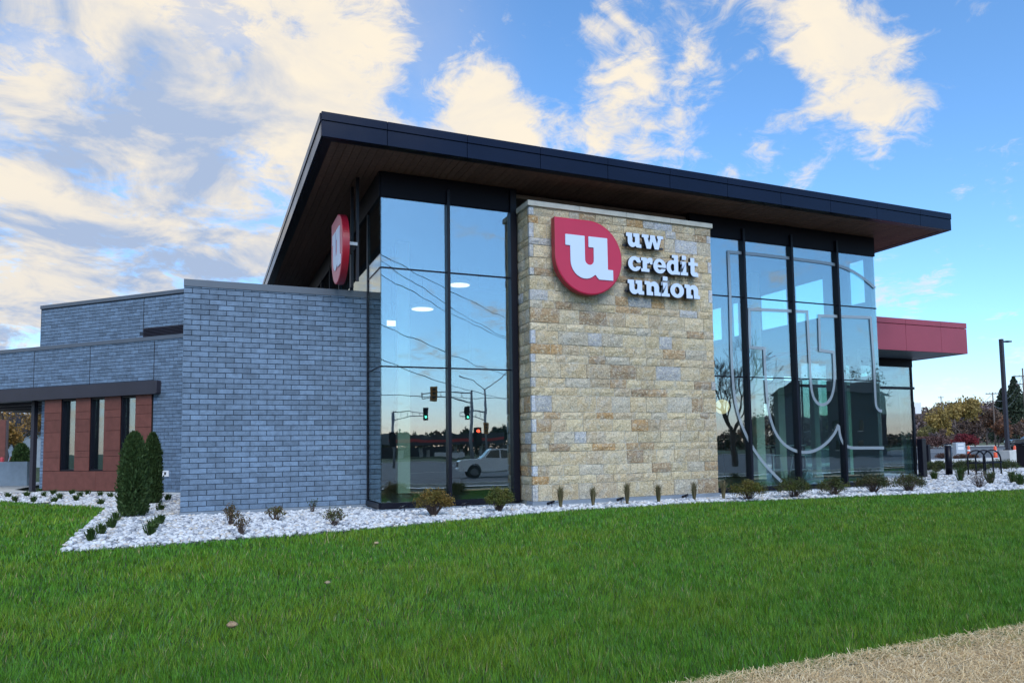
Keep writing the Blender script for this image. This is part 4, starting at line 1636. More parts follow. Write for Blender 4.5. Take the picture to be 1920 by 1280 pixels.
round_shrub(at(813, 966, .01), .50, .33, 'yellow-brown mounded shrub with red stems before the left glass', 31, OLV, 3200)
round_shrub(at(936, 958, .01), .46, .27, 'bright green mounded shrub between left glass and stone pier', 32, GRN, 3000)
round_shrub(at(1404, 936, .01), .42, .38, 'olive and orange tinged mounded shrub right of the stone pier', 33, OLV[:2] + GRN, 3000)
round_shrub(at(1489, 932, .01), .45, .36, 'mounded shrub below the bottom end of the frosted outline', 34, GRN[:2] + DRK, 3000)
round_shrub(at(1564, 928, .01), .40, .35, 'mounded shrub under the peak of the frosted letter outline', 35, GRN[:2] + DRK, 2800)
round_shrub(at(1638, 923, .01), .46, .37, 'dark mounded shrub at the right corner of the tall glass', 36, DRK, 3000)
round_shrub(at(1704, 921, .01), .46, .36, 'dark mounded shrub in front of the glazed entrance', 37, DRK, 3000)


def twiggy(P, h, r, lab, seed, pal, n=340, group=None, size=.03, stems=26):
    nr = np.random.default_rng(seed)
    e = empty('sparse_shrub', P)
    tag(e, lab, 'shrub', group)
    tips = branchlets(e, h, r, stems, nr, 'twig', .005)
    cs = []
    for (m_, t_) in tips:
        for q in range(max(1, n // len(tips))):
            f = nr.uniform(.45, 1.05)
            cs.append(np.array(m_) * (1 - f) + np.array(t_) * f + nr.normal(0, .022, 3))
    c = np.array(cs)
    T = np.array(pal)[nr.integers(0, len(pal), len(c))] * nr.uniform(.7, 1.3, (len(c), 1))
    V, F, TT = leaf_quads(c, size, T, nr)
    link(bpy.data.objects.new('foliage', big_mesh('foliage', V, F, TT, 'leaf')), e)


RUS = [(.14, .085, .040), (.10, .072, .035), (.075, .075, .030)]
twiggy(at(432, 982, .02), .34, .17, 'leggy russet shrub with a round head close to the brick wall', 41, RUS, 520)
twiggy(at(452, 997, .02), .26, .16, 'thin bare-stemmed russet shrub at the lawn edge before the brick wall', 42, RUS, 200)
twiggy(at(517, 975, .02), .26, .17, 'low bushy russet shrub before the middle of the brick wall', 43, RUS[:2] + GRN[:1], 520)
twiggy(at(585, 958, .02), .26, .14, 'thin green-leaved twiggy shrub close against the brick wall', 44, [(.05, .08, .03)], 110, stems=14)
twiggy(at(627, 983, .02), .28, .22, 'spreading olive shrub between the brick wall and glass corner', 45, RUS[1:] + GRN[1:2], 520)
twiggy(at(1837, 913, .02), .52, .42, 'bare brown twiggy shrub before the bicycle rack', 46, [(.12, .09, .06)], 260, stems=60)


def tuft(P, h, n, spread, lab, seed, pal, w=.006, name='ornamental_grass', cat='grass clump', group=None, arch=.5):
    nr = np.random.default_rng(seed)
    a = nr.uniform(0, 6.283, n); q = nr.random(n) ** .7 * spread
    hh = h * nr.uniform(.55, 1.05, n)
    b = np.stack([np.cos(a) * q * .22, np.sin(a) * q * .22, np.full(n, -.02)], 1)
    mid = np.stack([np.cos(a) * q * .6, np.sin(a) * q * .6, hh * .72], 1)
    tip = np.stack([np.cos(a) * q * (1 + arch), np.sin(a) * q * (1 + arch), hh * (1 - .25 * arch * q / max(spread, .01))], 1)
    s = np.stack([-np.sin(a + nr.normal(0, .8, n)), np.cos(a + nr.normal(0, .8, n)), np.zeros(n)], 1) * w
    V = np.stack([b - s, b + s, mid - s * .8, mid + s * .8, tip], 1).reshape(-1, 3)
    i = np.arange(n) * 5
    F = np.concatenate([np.stack([i, i + 1, i + 3], 1), np.stack([i, i + 3, i + 2], 1), np.stack([i + 2, i + 3, i + 4], 1)])
    T = np.array(pal)[nr.integers(0, len(pal), n)] * nr.uniform(.75, 1.25, (n, 1))
    o = link(bpy.data.objects.new(name, big_mesh(name, V, F, np.repeat(T, 5, 0), 'leaf')), None)
    o.location = tuple(map(float, P))
    tag(o, lab, cat, group)
    return o


STR = [(.20, .16, .085), (.13, .13, .055), (.26, .21, .12)]
ORD = ['at its left end', 'second along from its left end', 'third along from its left end', 'fourth along from its left end', 'near its right end', 'just past its right end']
for k, u in enumerate((1051, 1112, 1176, 1235, 1302, 1357)):
    tuft(by(u, -1.22, 945), [.47, .42, .49, .41, .44, .43][k], 170, .095, 'upright straw-coloured grass tuft before the stone pier, ' + ORD[k], 60 + k, STR, .006)
DAY = [(.055, .105, .022), (.075, .125, .028), (.045, .085, .022)]
day_lab = {(172, 1012): 'leafy green lily clump at the pointed end of the gravel bed', (188, 1002): 'small lily clump just behind the one at the bed point',
           (209, 990): 'lily clump on the gravel edge right of the lawn corner', (218, 977): 'lily clump by the foot of the larger conifer',
           (281, 1003): 'lily clump touching the lawn in a row of three', (288, 992): 'middle lily clump in a row of three before the brick wall', (300, 982): 'rearmost lily clump in a row of three before the brick wall',
           (300, 958): 'broad lily clump between narrow conifer and brick corner', (315, 938): 'lily clump under the wall outlet'}
for k, ((u, v), lab) in enumerate(day_lab.items()):
    tuft(at(u, v, .0), .21, 75, .17, lab, 80 + k, DAY, .009, 'lily_clump', 'plant', None, .9)
for k, (u, v) in enumerate(((15, 932), (28, 939), (50, 930), (62, 940), (76, 924), (84, 931), (100, 926), (112, 934), (101, 942), (135, 926), (143, 938), (150, 931), (165, 927), (188, 946), (187, 930), (207, 932))):
    tuft(at(u, v, .015), .18, 50, .17, 'green lily clump on the gravel along the rust-red bay', 100 + k, DAY, .010, 'lily_clump', 'plant', 'lily clumps along the rust-red bay')
for k, ((u, v), h, lab) in enumerate((((1752, 899), .34, 'spiky grass clump between black pedestal and round bollard'), ((1801, 902), .50, 'arching green grass clump left of the bare brown shrub'),
                                      ((1857, 906), .42, 'green grass clump right of the bare brown shrub'), ((1899, 905), .40, 'dark green leafy clump in the last group on the gravel'), ((1913, 909), .36, 'green leafy clump at the lawn edge in the last group'))):
    tuft(at(u, v, .015), h, 130, .26, lab, 130 + k, DAY + STR[1:2], .008, 'ornamental_grass', 'grass clump', None, .7)

# small clod and fallen leaves on the lawn
for (u, v, s, lab) in ((435, 1178, .035, 'pale brown clod lying on the open lawn'), (614, 1096, .022, 'small yellow fallen leaf scrap on the lawn'), (706, 1021, .026, 'pale fallen leaf near the gravel edge on the lawn')):
    d = ray(u, v); t = 4.0
    while CAM[2] + d[2] * t > float(gz(CAM[1] + d[1] * t)) + .02:
        t += .02
    P = CAM + d * t
    nr = np.random.default_rng(int(u))
    mb = MB()
    mb.lathe([(s * .4, -.01), (s * .95, s * .15), (s, s * .4), (s * .75, s * .75), (s * .25, s * .95)], 9)
    mb.v = [(x * (1.3 + nr.normal(0, .14)), y * (1 + nr.normal(0, .14)), zz * (1 + nr.normal(0, .18))) for x, y, zz in mb.v]
    o = mb.obj('earth_clod', 'earth_clod' if s > .03 else 'straw_base', None, tuple(P + np.array([0, 0, .018])))
    tag(o, lab, 'debris')

# ground spotlights with their cable at the foot of the walls
for k, (x, y, lab) in enumerate(((.38, -.32, 'black ground spotlight before the left glass near its corner'), (1.62, -.30, 'black ground spotlight behind the yellow-brown shrub'),
                                 (3.15, -.98, 'black ground spotlight at the left foot of the stone pier'), (4.75, -.92, 'black ground spotlight between the second and third grass tufts'),
                                 (6.35, -.92, 'black ground spotlight between the fourth and fifth grass tufts'), (11.0, -.32, 'black ground spotlight before the right glass'))):
    e = empty('ground_spotlight', (x, y, .03))
    tag(e, lab, 'lamp', 'spotlights in the gravel')
    MB().tube([(0, 0, -.05), (0, 0, .08)], .008, 6).obj('stake', 'black_metal', e)
    MB().tube([(-.10, -.01, .05), (.06, .02, .09)], [.028, .022], 8).obj('lamp_head', 'black_metal', e)
    MB().tube([(0, .02, .04), (.15, .1, .06), (.3, .16, .07)], .006, 5).obj('cable', 'black_metal', e)

# ------------------------------------------------------------------ right side: terrace, drive, parking lot
Z0 = 0.0
sheet('entrance_walk', (18.1, 30), [4.0, 4.9], .02, 'light_concrete')
poly_sheet('entrance_pavement', [(18.1, 4.9), (29.0, 4.9), (29, 6.2), (18.1, 8.5)], .022, 'light_concrete')
poly_sheet('drive', [(14, 9.0), (29, 6.3), (75, 6.3), (75, 14.2), (14, 16.0)], .006, 'asphalt')
kb = MB().box(14, 75, 14.3, 16.0, -.05, .12).obj('kerb', 'light_concrete', None, kind='structure')
poly_sheet('planting_island', [(14, 16.0), (75, 16.0), (75, 21.5), (14, 21.5)], .015, 'gravel_base')
poly_sheet('parking_lot', [(10, 21.5), (260, 21.5), (260, 88), (10, 88)], .006, 'asphalt')
MB().box(10, 260, 88, 90, -.05, .14).obj('kerb', 'light_concrete', None, kind='structure')
poly_sheet('far_meadow', [(-100, 90), (600, 90), (600, 600), (-100, 600)], .012, 'far_turf')
for k in range(6):
    x = 52 + k * 9
    o = MB().box(x, x + .5, 40, 62, .0, .014).obj('parking_line', 'road_paint', None, kind='structure')

P = at(1731, 896, 0)
e = empty('push_button_pedestal', (P[0], P[1], 0), .25)
tag(e, 'black square pedestal standing on gravel beside the glazed entrance', 'pedestal')
MB().cbox(-.13, .13, -.09, .09, -.05, 1.24, .012).obj('post', 'black_metal', e)
MB().cbox(-.135, .135, -.095, .095, 1.242, 1.262, .004).obj('cap', 'beam_metal', e)
MB().box(.131, .136, -.05, .05, .95, 1.1).obj('button_plate', 'galvanised', e)
P = at(1741, 882, 0)
e = empty('push_button_pedestal', (P[0], P[1], 0), .25)
tag(e, 'slim black pedestal half hidden behind the square pedestal', 'pedestal')
MB().cbox(-.09, .09, -.08, .08, -.05, 1.02, .01).obj('post', 'black_metal', e)
MB().cbox(-.095, .095, -.085, .085, 1.022, 1.04, .004).obj('cap', 'beam_metal', e)
P = at(1780, 891, 0)
e = empty('bollard_light', (P[0], P[1], 0))
tag(e, 'round black bollard light with pale rim on the gravel', 'bollard')
MB().lathe([(.19, 0), (.19, .03)], 20).obj('base_plate', 'black_metal', e)
MB().lathe([(.11, .03), (.11, 1.02)], 20).obj('post', 'black_metal', e)
MB().lathe([(.105, 1.02), (.105, 1.045)], 20).obj('light_ring', 'white_plastic', e)
MB().lathe([(.115, 1.045), (.115, 1.07), (.06, 1.085)], 20).obj('cap', 'black_metal', e)
P = at(1920, 877, 0)
e = empty('litter_bin', (P[0] + .3, P[1], 0))
tag(e, 'black square litter bin at the far edge of the gravel', 'bin')
MB().cbox(-.3, .3, -.3, .3, .02, .95, .02).obj('body', 'black_metal', e)
MB().cbox(-.33, .33, -.33, .33, .96, 1.04, .02).obj('lid', 'black_metal', e)

# bicycle rack: three hoops on a rail
Pm = at(1847, 891, 0)
Pl, Pr = Pm - _rt * .60, Pm + _rt * .60
e = empty('bicycle_rack', (Pl + Pr) / 2 * np.array([1, 1, 0]))
tag(e, 'black bicycle rack of three rounded hoops joined by a rail', 'bicycle rack')
ctr = (Pl + Pr) / 2
ax = (Pr - Pl); ax[2] = 0; Lr = np.linalg.norm(ax); ax /= Lr
for k in (0, 1, 2):
    c = -Lr / 2 + .30 + k * (Lr - .60) / 2
    pts = []
    for t in range(0, 13):
        a = math.pi * t / 12
        pts.append((c - .29 * math.cos(a), .56 + .29 * math.sin(a)))
    pts = [(c - .29, 0.0), (c - .29, .3)] + pts + [(c + .29, .3), (c + .29, 0)]
    nrm = np.array([-ax[1], ax[0]]) * (k - 1) * .06
    MB().tube([(ax[0] * q + nrm[0], ax[1] * q + nrm[1], z) for q, z in pts], .026, 8).obj('hoop', 'black_metal', e)
MB().tube([tuple(ax * (-Lr / 2) + np.array([0, 0, .43])), tuple(ax * (Lr / 2) + np.array([0, 0, .43]))], .026, 8).obj('rail', 'black_metal', e)

# parking lot lamp
P = at(1891, 865, 0)
e = empty('lamp_post', (P[0], P[1], 0))
tag(e, 'tall dark parking lot lamp post on a square concrete base', 'lamp post')
MB().cbox(-.30, .30, -.30, .30, -.1, .62, .02).obj('concrete_base', 'light_concrete', e)
MB().cbox(-.16, .16, -.16, .16, .62, .68, .01).obj('base_plate', 'black_metal', e)
MB().prism([(-.085, -.085), (.085, -.085), (.085, .085), (-.085, .085)], .68, 6.75, 'z').obj('pole', 'beam_metal', e)
MB().box(.085, .30, -.03, .03, 6.60, 6.66).box(.30, .72, -.13, .13, 6.60, 6.67).obj('lamp_head', 'black_metal', e)


def cone(P, lab):
    e = empty('traffic_cone', P)
    tag(e, lab, 'traffic cone', 'orange cones in the parking lot')
    MB().cbox(-.19, .19, -.19, .19, 0, .035, .01).obj('base', 'rubber', e)
    MB().lathe([(.125, .036), (.10, .25), (.085, .72), (.05, .80), (.03, .82)], 14).obj('body', 'cone_orange', e)
    MB().lathe([(.100, .44), (.096, .56)], 14).obj('band', 'cone_white', e)


cone(at(1817, 858, .01), 'orange cone beside the grey utility box')
cone(at(1867, 861, .01), 'orange cone left of the lamp post base')
cone(at(1904, 860, .01), 'orange cone right of the lamp post base')
P = at(1799, 857, 0)
e = empty('utility_box', (P[0], P[1], 0), -.5)
tag(e, 'grey utility transformer box on the parking island', 'utility box')
MB().cbox(-.32, .32, -.28, .28, .08, 1.06, .02).obj('cabinet', 'utility_grey', e)
MB().cbox(-.40, .40, -.36, .36, -.05, .08, .01).obj('pad', 'light_concrete', e)
MB().box(-.2, .2, -.287, -.281, .55, .75).box(-.2, .2, -.287, -.281, .85, .95).obj('label_plate', 'white_plastic', e)
P = at(1719, 872, 0)
e = empty('parking_sign', (P[0], P[1], 0), -.45)
tag(e, 'white double parking sign on a dark post beyond the entrance', 'sign')
MB().tube([(0, 0, -.1), (0, 0, 3.15)], .035, 8).obj('post', 'black_metal', e)
for x in (-.19, .19):
    MB().cbox(x - .15, x + .15, -.05, -.04, 2.55, 3.1, .003).obj('sign_plate', 'white_paint', e)

# low shrubs on the terrace and the island
JUN = [(.040, .060, .020), (.060, .080, .025), (.085, .095, .030)]
for k, (u, v, h, r, lab) in enumerate(((1757, 884, .42, .45, 'low spreading green juniper behind the round bollard'), (1806, 884, .45, .50, 'low spreading green juniper behind the left hoop of the rack'),
                                       (1832, 884, .40, .42, 'low spreading green juniper behind the middle of the rack'), (1881, 880, .40, .55, 'low spreading green juniper below the lamp post base'))):
    round_shrub(at(u, v, .02), h, r, lab, 200 + k, JUN, 2600, .05, .25)
MAR = [(.13, .060, .045), (.10, .055, .045), (.16, .085, .05)]
for k, (u, v, lab) in enumerate(((1766, 859, 'low maroon shrub on the parking island left of utility box'), (1803, 861, 'low maroon shrub on the island just right of utility box'), (1822, 861, 'low maroon shrub on the island behind the left cone'))):
    round_shrub(at(u, v, .02), .34, .42, lab, 220 + k, MAR, 1200, .07, .2)


# ------------------------------------------------------------------ trees
def limbs(mb, p, d, L, r, depth, nr, tips, n=6, gn=0.72, spread=.6, up=.12, kids=3):
    p = np.array(p, float); d = np.array(d, float)
    d /= np.linalg.norm(d)
    segs = 3 if depth > 1 else 2
    pts = [p]; rr = [r]
    q = p.copy()
    for s in range(segs):
        d = d + nr.normal(0, .16, 3) + np.array([0, 0, up * .5])
        d /= np.linalg.norm(d)
        q = q + d * L / segs
        pts.append(q.copy()); rr.append(max(r * (1 - .38 * (s + 1) / segs), .012))
    mb.tube(pts, rr, max(3, n), caps=False)
    if depth == 0:
        tips.append((pts[0], q)); return
    if depth == 1:
        tips.append((pts[1], q))
    for k in range(kids):
        f = nr.uniform(.45, 1.0) if k < kids - 1 else 1.0
        base_p = pts[0] + (q - pts[0]) * f
        ax_ = nr.normal(0, 1, 3); ax_ -= d * (ax_ @ d); ax_ /= np.linalg.norm(ax_)
        nd = d * math.cos(spread) + ax_ * math.sin(spread) * nr.uniform(.7, 1.3)
        nd[2] += up
        limbs(mb, base_p, nd, L * gn * nr.uniform(.8, 1.15), rr[-1] * (.72 if k < kids - 1 else .95), depth - 1, nr, tips, max(3, n - 1), gn, spread, up, kids)


def tree(P, h, lab, seed, pal=None, name='autumn_tree', cat='tree', depth=4, leaves=4000, size=.3, spread=.62, kids=3, bark='bark_far', group=None, r=None, trunk=.26, clump=.5):
    nr = np.random.default_rng(seed)
    e = empty(name, P)
    tag(e, lab, cat, group)
    mb = MB(); tips = []
    limbs(mb, (0, 0, -.2), (nr.normal(0, .05), nr.normal(0, .05), 1), h * trunk, r or h * .022, depth, nr, tips, 7, .76, spread, .10, kids)
    zmax = max(t[1][2] for t in tips)
    k = h / zmax
    mb.v = [(v[0] * k, v[1] * k, v[2] * k) for v in mb.v]
    mb.obj('trunk', bark, e)
    if leaves:
        T0 = np.array([t[0] for t in tips]) * k; T1 = np.array([t[1] for t in tips]) * k
        i = nr.integers(0, len(tips), leaves)
        tonek = nr.uniform(.65, 1.25, len(tips))
        f = nr.random((leaves, 1)) * 1.1
        c = T0[i] * (1 - f) + T1[i] * f + nr.normal(0, 1, (leaves, 3)) * clump * h * .045
        T = np.array(pal)[(i * 7) % len(pal)] * tonek[i][:, None] * nr.uniform(.75, 1.25, (leaves, 1))
        V, F, TT = leaf_quads(c, size, T, nr)
        link(bpy.data.objects.new('crown', big_mesh('crown', V, F, TT, 'leaf')), e)
    return e


def far(u, v, d):
    """point on the ray at horizontal depth d, dropped on the ground"""
    q = ray(u, v)
    P = CAM + q * d
    return np.array([P[0], P[1], 0.0]), P[2]


def far_tree(u, vtop, d, lab, seed, pal, **kw):
    P, ztop = far(u, vtop, d)
    return tree(P, ztop, lab, seed, pal, **kw)


YEL = [(.36, .25, .07), (.30, .22, .07), (.42, .30, .10)]
BRN = [(.16, .105, .085), (.13, .09, .08), (.19, .12, .08)]
RST = [(.26, .115, .055), (.21, .10, .06), (.17, .09, .065)]
EVG = [(.050, .072, .045), (.065, .085, .050), (.040, .058, .040)]
PUR = [(.155, .115, .125), (.13, .10, .11), (.18, .135, .12)]  # purplish browns, lightened so that distance haze is in the colour
far_tree(1805, 748, 165, 'tall yellow autumn tree beyond the parking lot', 301, YEL, leaves=9000, size=.55, depth=4, kids=4, clump=.9)
far_tree(1740, 800, 150, 'low yellow-green tree left of the tall yellow tree', 302, [(.24, .20, .07), (.19, .17, .07)], leaves=3500, size=.5, clump=.9)
far_tree(1826, 786, 140, 'round bare brown tree before the tall yellow tree', 303, BRN, leaves=6000, size=.32, depth=5, clump=.6)
far_tree(1772, 805, 135, 'small brown shrubby tree at the lot edge', 304, BRN, leaves=5000, size=.32, depth=4, clump=.8)
far_tree(1868, 782, 125, 'rust-coloured tree left of the lamp post', 305, RST, leaves=6500, size=.34, depth=4, kids=4, clump=.8)
far_tree(1846, 768, 190, 'orange-brown tree behind the rust-coloured tree', 306, RST + BRN, leaves=7000, size=.5, depth=4, clump=.9)
far_tree(1905, 795, 130, 'bare brown tree right of the lamp post', 307, BRN, leaves=6000, size=.32, depth=5, clump=.6)
far_tree(1945, 780, 150, 'brown tree past the edge of the lamp-lit lot', 308, BRN + RST, leaves=5000, size=.4, clump=.9)
far_tree(1756, 812, 128, 'dusky red-brown shrub row tree near the far kerb', 309, RST + PUR, leaves=3500, size=.3, clump=.9)
far_tree(1975, 760, 200, 'tall brown tree behind the lot edge', 310, BRN, leaves=6000, size=.5, clump=.9)


def spruce(u, vtop, d, lab, seed, wid=.20):
    P, h = far(u, vtop, d)
    nr = np.random.default_rng(seed)
    e = empty('evergreen_tree', P)
    tag(e, lab, 'tree')
    mb = MB().tube([(0, 0, -.2), (0, 0, h * .97)], [h * .016, h * .003], 6)
    mb.obj('trunk', 'bark_far', e)
    n = 7000
    t = nr.random(n) ** .8
    tier = np.floor(t * 13); ph = t * 13 - tier
    rr = h * wid * (1 - t) ** .8 * (1.0 - .35 * ph) + .15
    a = nr.uniform(0, 6.283, n)
    lob = .75 + .35 * np.abs(np.sin(a * 2.5 + tier * 1.7))
    q = rr * lob * np.sqrt(nr.random(n))
    c = np.stack([q * np.cos(a), q * np.sin(a), h * (.10 + .90 * t) - q * .25], 1)
    T = np.array(EVG)[nr.integers(0, 3, n)] * nr.uniform(.7, 1.3, (n, 1))
    V, F, TT = leaf_quads(c, h * .038, T, nr)
    link(bpy.data.objects.new('crown', big_mesh('crown', V, F, TT, 'leaf')), e)


spruce(1900, 706, 210, 'tallest dark evergreen behind the lamp post', 321, .30)
spruce(1878, 728, 215, 'shorter dark evergreen left of the tallest one', 322, .34)
spruce(1922, 730, 215, 'dark evergreen right of the tallest one', 323, .34)
spruce(1950, 722, 225, 'dark evergreen at the end of the evergreen row', 324, .26)
P, h = far(1808, 812, 125)
round_shrub(P, 2.3, 1.9, 'deep red bush at the foot of the yellow tree', 330, [(.22, .030, .035), (.17, .03, .04)], 2600, .3, .2)
P, h = far(1745, 815, 122)
round_shrub(P, 1.9, 2.6, 'dull red hedge bush left of the utility box', 331, [(.16, .075, .065), (.13, .07, .06)], 2600, .3, .2)


# wooded hill far behind
def woods():
    nr = np.random.default_rng(55)
    n = 46000
    P0 = np.array(far(1730, 800, 330)[0][:2]); P1 = np.array(far(2020, 800, 330)[0][:2])
    t = nr.uniform(-1.2, 1.1, n)
    xy = P0[None] * (1 - t[:, None]) + P1[None] * t[:, None]
    nrm = np.array([P1[1] - P0[1], -(P1[0] - P0[0])]); nrm /= np.linalg.norm(nrm)
    dep = nr.uniform(0, 40, n)
    xy = xy - nrm[None] * dep[:, None] * np.sign(nrm @ (P0 - CAM[:2])) * -1
    top = 10.5 + 5.5 * np.clip((t + .05) / .5, 0, 1) + 1.6 * np.sin(t * 37) + 1.2 * np.sin(t * 83 + 1) + dep * .05
    z = top * (1 - nr.random(n) ** 1.7)
    T = np.array(PUR + BRN)[nr.integers(0, 6, n)] * nr.uniform(.65, 1.2, (n, 1))
    V, F, TT = leaf_quads(np.stack([xy[:, 0], xy[:, 1], z], 1), 1.5, T, nr)
    link(bpy.data.objects.new('distant_woods', big_mesh('distant_woods', V, F, TT, 'woods_far')), None, kind='stuff', label='dusky brown wooded ridge on the horizon behind the parking lot', category='woods')


woods()


# utility poles and wires
def wire(e, a, b, sag, r=.02, name='wire', m='black_metal'):
    a = np.array(a, float); b = np.array(b, float)
    pts = []
    for k in range(13):
        t = k / 12
        p = a * (1 - t) + b * t
        p[2] -= sag * 4 * t * (1 - t)
        pts.append(tuple(p))
    return MB().tube(pts, r, 4, caps=False).obj(name, m, e)


def utility_pole(P, h, lab, rz, arms=((.3, 1.2),), r=.13):
    e = empty('utility_pole', P, rz)
    tag(e, lab, 'utility pole')
    MB().tube([(0, 0, -.3), (0, 0, h)], [r, r * .7], 8).obj('pole', 'pole_wood', e)
    for dz, hw in arms:
        MB().box(-hw, hw, -.06, .06, h - dz - .08, h - dz + .08).obj('crossarm', 'pole_wood', e)
        for x in (-hw * .9, -hw * .4, hw * .4, hw * .9):
            MB().lathe([(.05, 0), (.05, .16)], 6, (x, 0, h - dz + .08)).obj('insulator', 'galvanised', e)
    return e


tops = []
for (u, vt, d, lab, arms) in ((1861, 735, 150, 'wooden utility pole with crossarm before the evergreens', ((.3, 1.3),)), (1789, 757, 190, 'pale utility pole rising through the yellow tree', ((.4, 1.0),)),
                              (1764, 742, 240, 'thin utility pole before the bare wooded ridge', ((.5, .8),)), (1917, 690, 120, 'tall utility pole with two crossarms at the evergreen row', ((1.3, 1.3), (2.6, 1.1)))):
    P, h = far(u, vt, d)
    utility_pole(P, h, lab, -.6, arms, .16)
    tops.append(np.array([P[0], P[1], h]))
we = empty('power_lines', tops[0])
tag(we, 'sagging power lines strung between the utility poles beyond the lot', 'cables')
for a, b, dz in ((3, 0, 1.2), (0, 1, .3), (1, 2, .3), (3, 0, 2.6), (0, 1, 2.5), (1, 2, 2.4)):
    A_ = tops[a] - tops[0] - np.array([0, 0, dz]); B_ = tops[b] - tops[0] - np.array([0, 0, dz])
    wire(we, A_, B_, 2.0, .035, 'wire', 'galvanised')


# ------------------------------------------------------------------ left: drive-through side
P = at(25, 912, 0.0)
cwl = MB().cbox(-6.0, .0, 0, .25, -.2, .95, .015)
Pc = at(50, 911, 0.0)
o = cwl.obj('low_concrete_wall', 'concrete', None, (Pc[0], Pc[1], 0), -math.pi / 4 + .25)
tag(o, 'low grey concrete wall beside the drive-through column', 'wall')
poly_sheet('side_walk', [(-7.9, 13.6), (-9.2, 12.5), (-16, 16.5), (-16, 24), (-9.0, 24), (-9.0, 16.2)], .03, 'light_concrete')
for (u, v, lab) in ((4, 868, 'dark red bollard beyond the low concrete wall, by the reddish column'), (22, 868, 'dark red bollard beyond the low concrete wall, by the grey column')):
    q = far(u, 852, 36)[0]
    e = empty('bollard', q)
    tag(e, lab, 'bollard')
    MB().lathe([(.085, 0), (.085, 1.05), (.06, 1.11), (.02, 1.13)], 14).obj('post', 'bollard_red', e)
q = far(3, 800, 38)[0]
o = MB().cbox(-.35, .25, -.3, .3, -.1, 3.0, .02).obj('brick_pier', 'corten_panel', None, tuple(q))
tag(o, 'reddish pier carrying the far side of the drive-through roof', 'pier')
far_tree(40, 700, 60, 'bare-topped autumn tree glimpsed under the drive-through roof', 340, [(.30, .17, .05), (.22, .14, .06)], leaves=5000, size=.22, clump=.9)
far_tree(15, 790, 52, 'orange bush-like tree glimpsed behind the red bollards', 341, [(.36, .19, .04), (.30, .17, .05)], leaves=4000, size=.18, clump=1.0)
far_tree(-60, 690, 70, 'autumn tree beyond the drive-through lane', 342, BRN, leaves=4000, size=.25, clump=.9)
q = far(20, 820, 75)[0]
o = empty('far_house', q, .5)
tag(o, 'pale low house glimpsed under the drive-through roof', 'house')
MB().box(-9, 9, 0, 7, -.2, 3.4).obj('wall', 'concrete', o)
MB().prism([(-.5, 3.4), (7.5, 3.4), (3.5, 5.6)], -9.4, 9.4, 'x').obj('roof', 'roof_shingle', o)


# ------------------------------------------------------------------ street side, seen mirrored in the glass
sheet('road', (-400, 400), [-96, -60, -24.2], .010, 'asphalt')
sheet('pavement', (-120, 120), [-21.6, -20, -19.6], .012, 'light_concrete')
MB().box(-400, 400, -24.2, -24.0, -.85, -.62).obj('kerb', 'light_concrete', None, kind='structure')
MB().box(-400, 400, -96.3, -96.0, -.85, -.60).obj('kerb', 'light_concrete', None, kind='structure')
for k in range(14):
    MB().box(-60 + k * 9, -57 + k * 9, -45.1, -44.95, -.76, -.735).obj('lane_marking', 'road_paint', None, kind='structure')


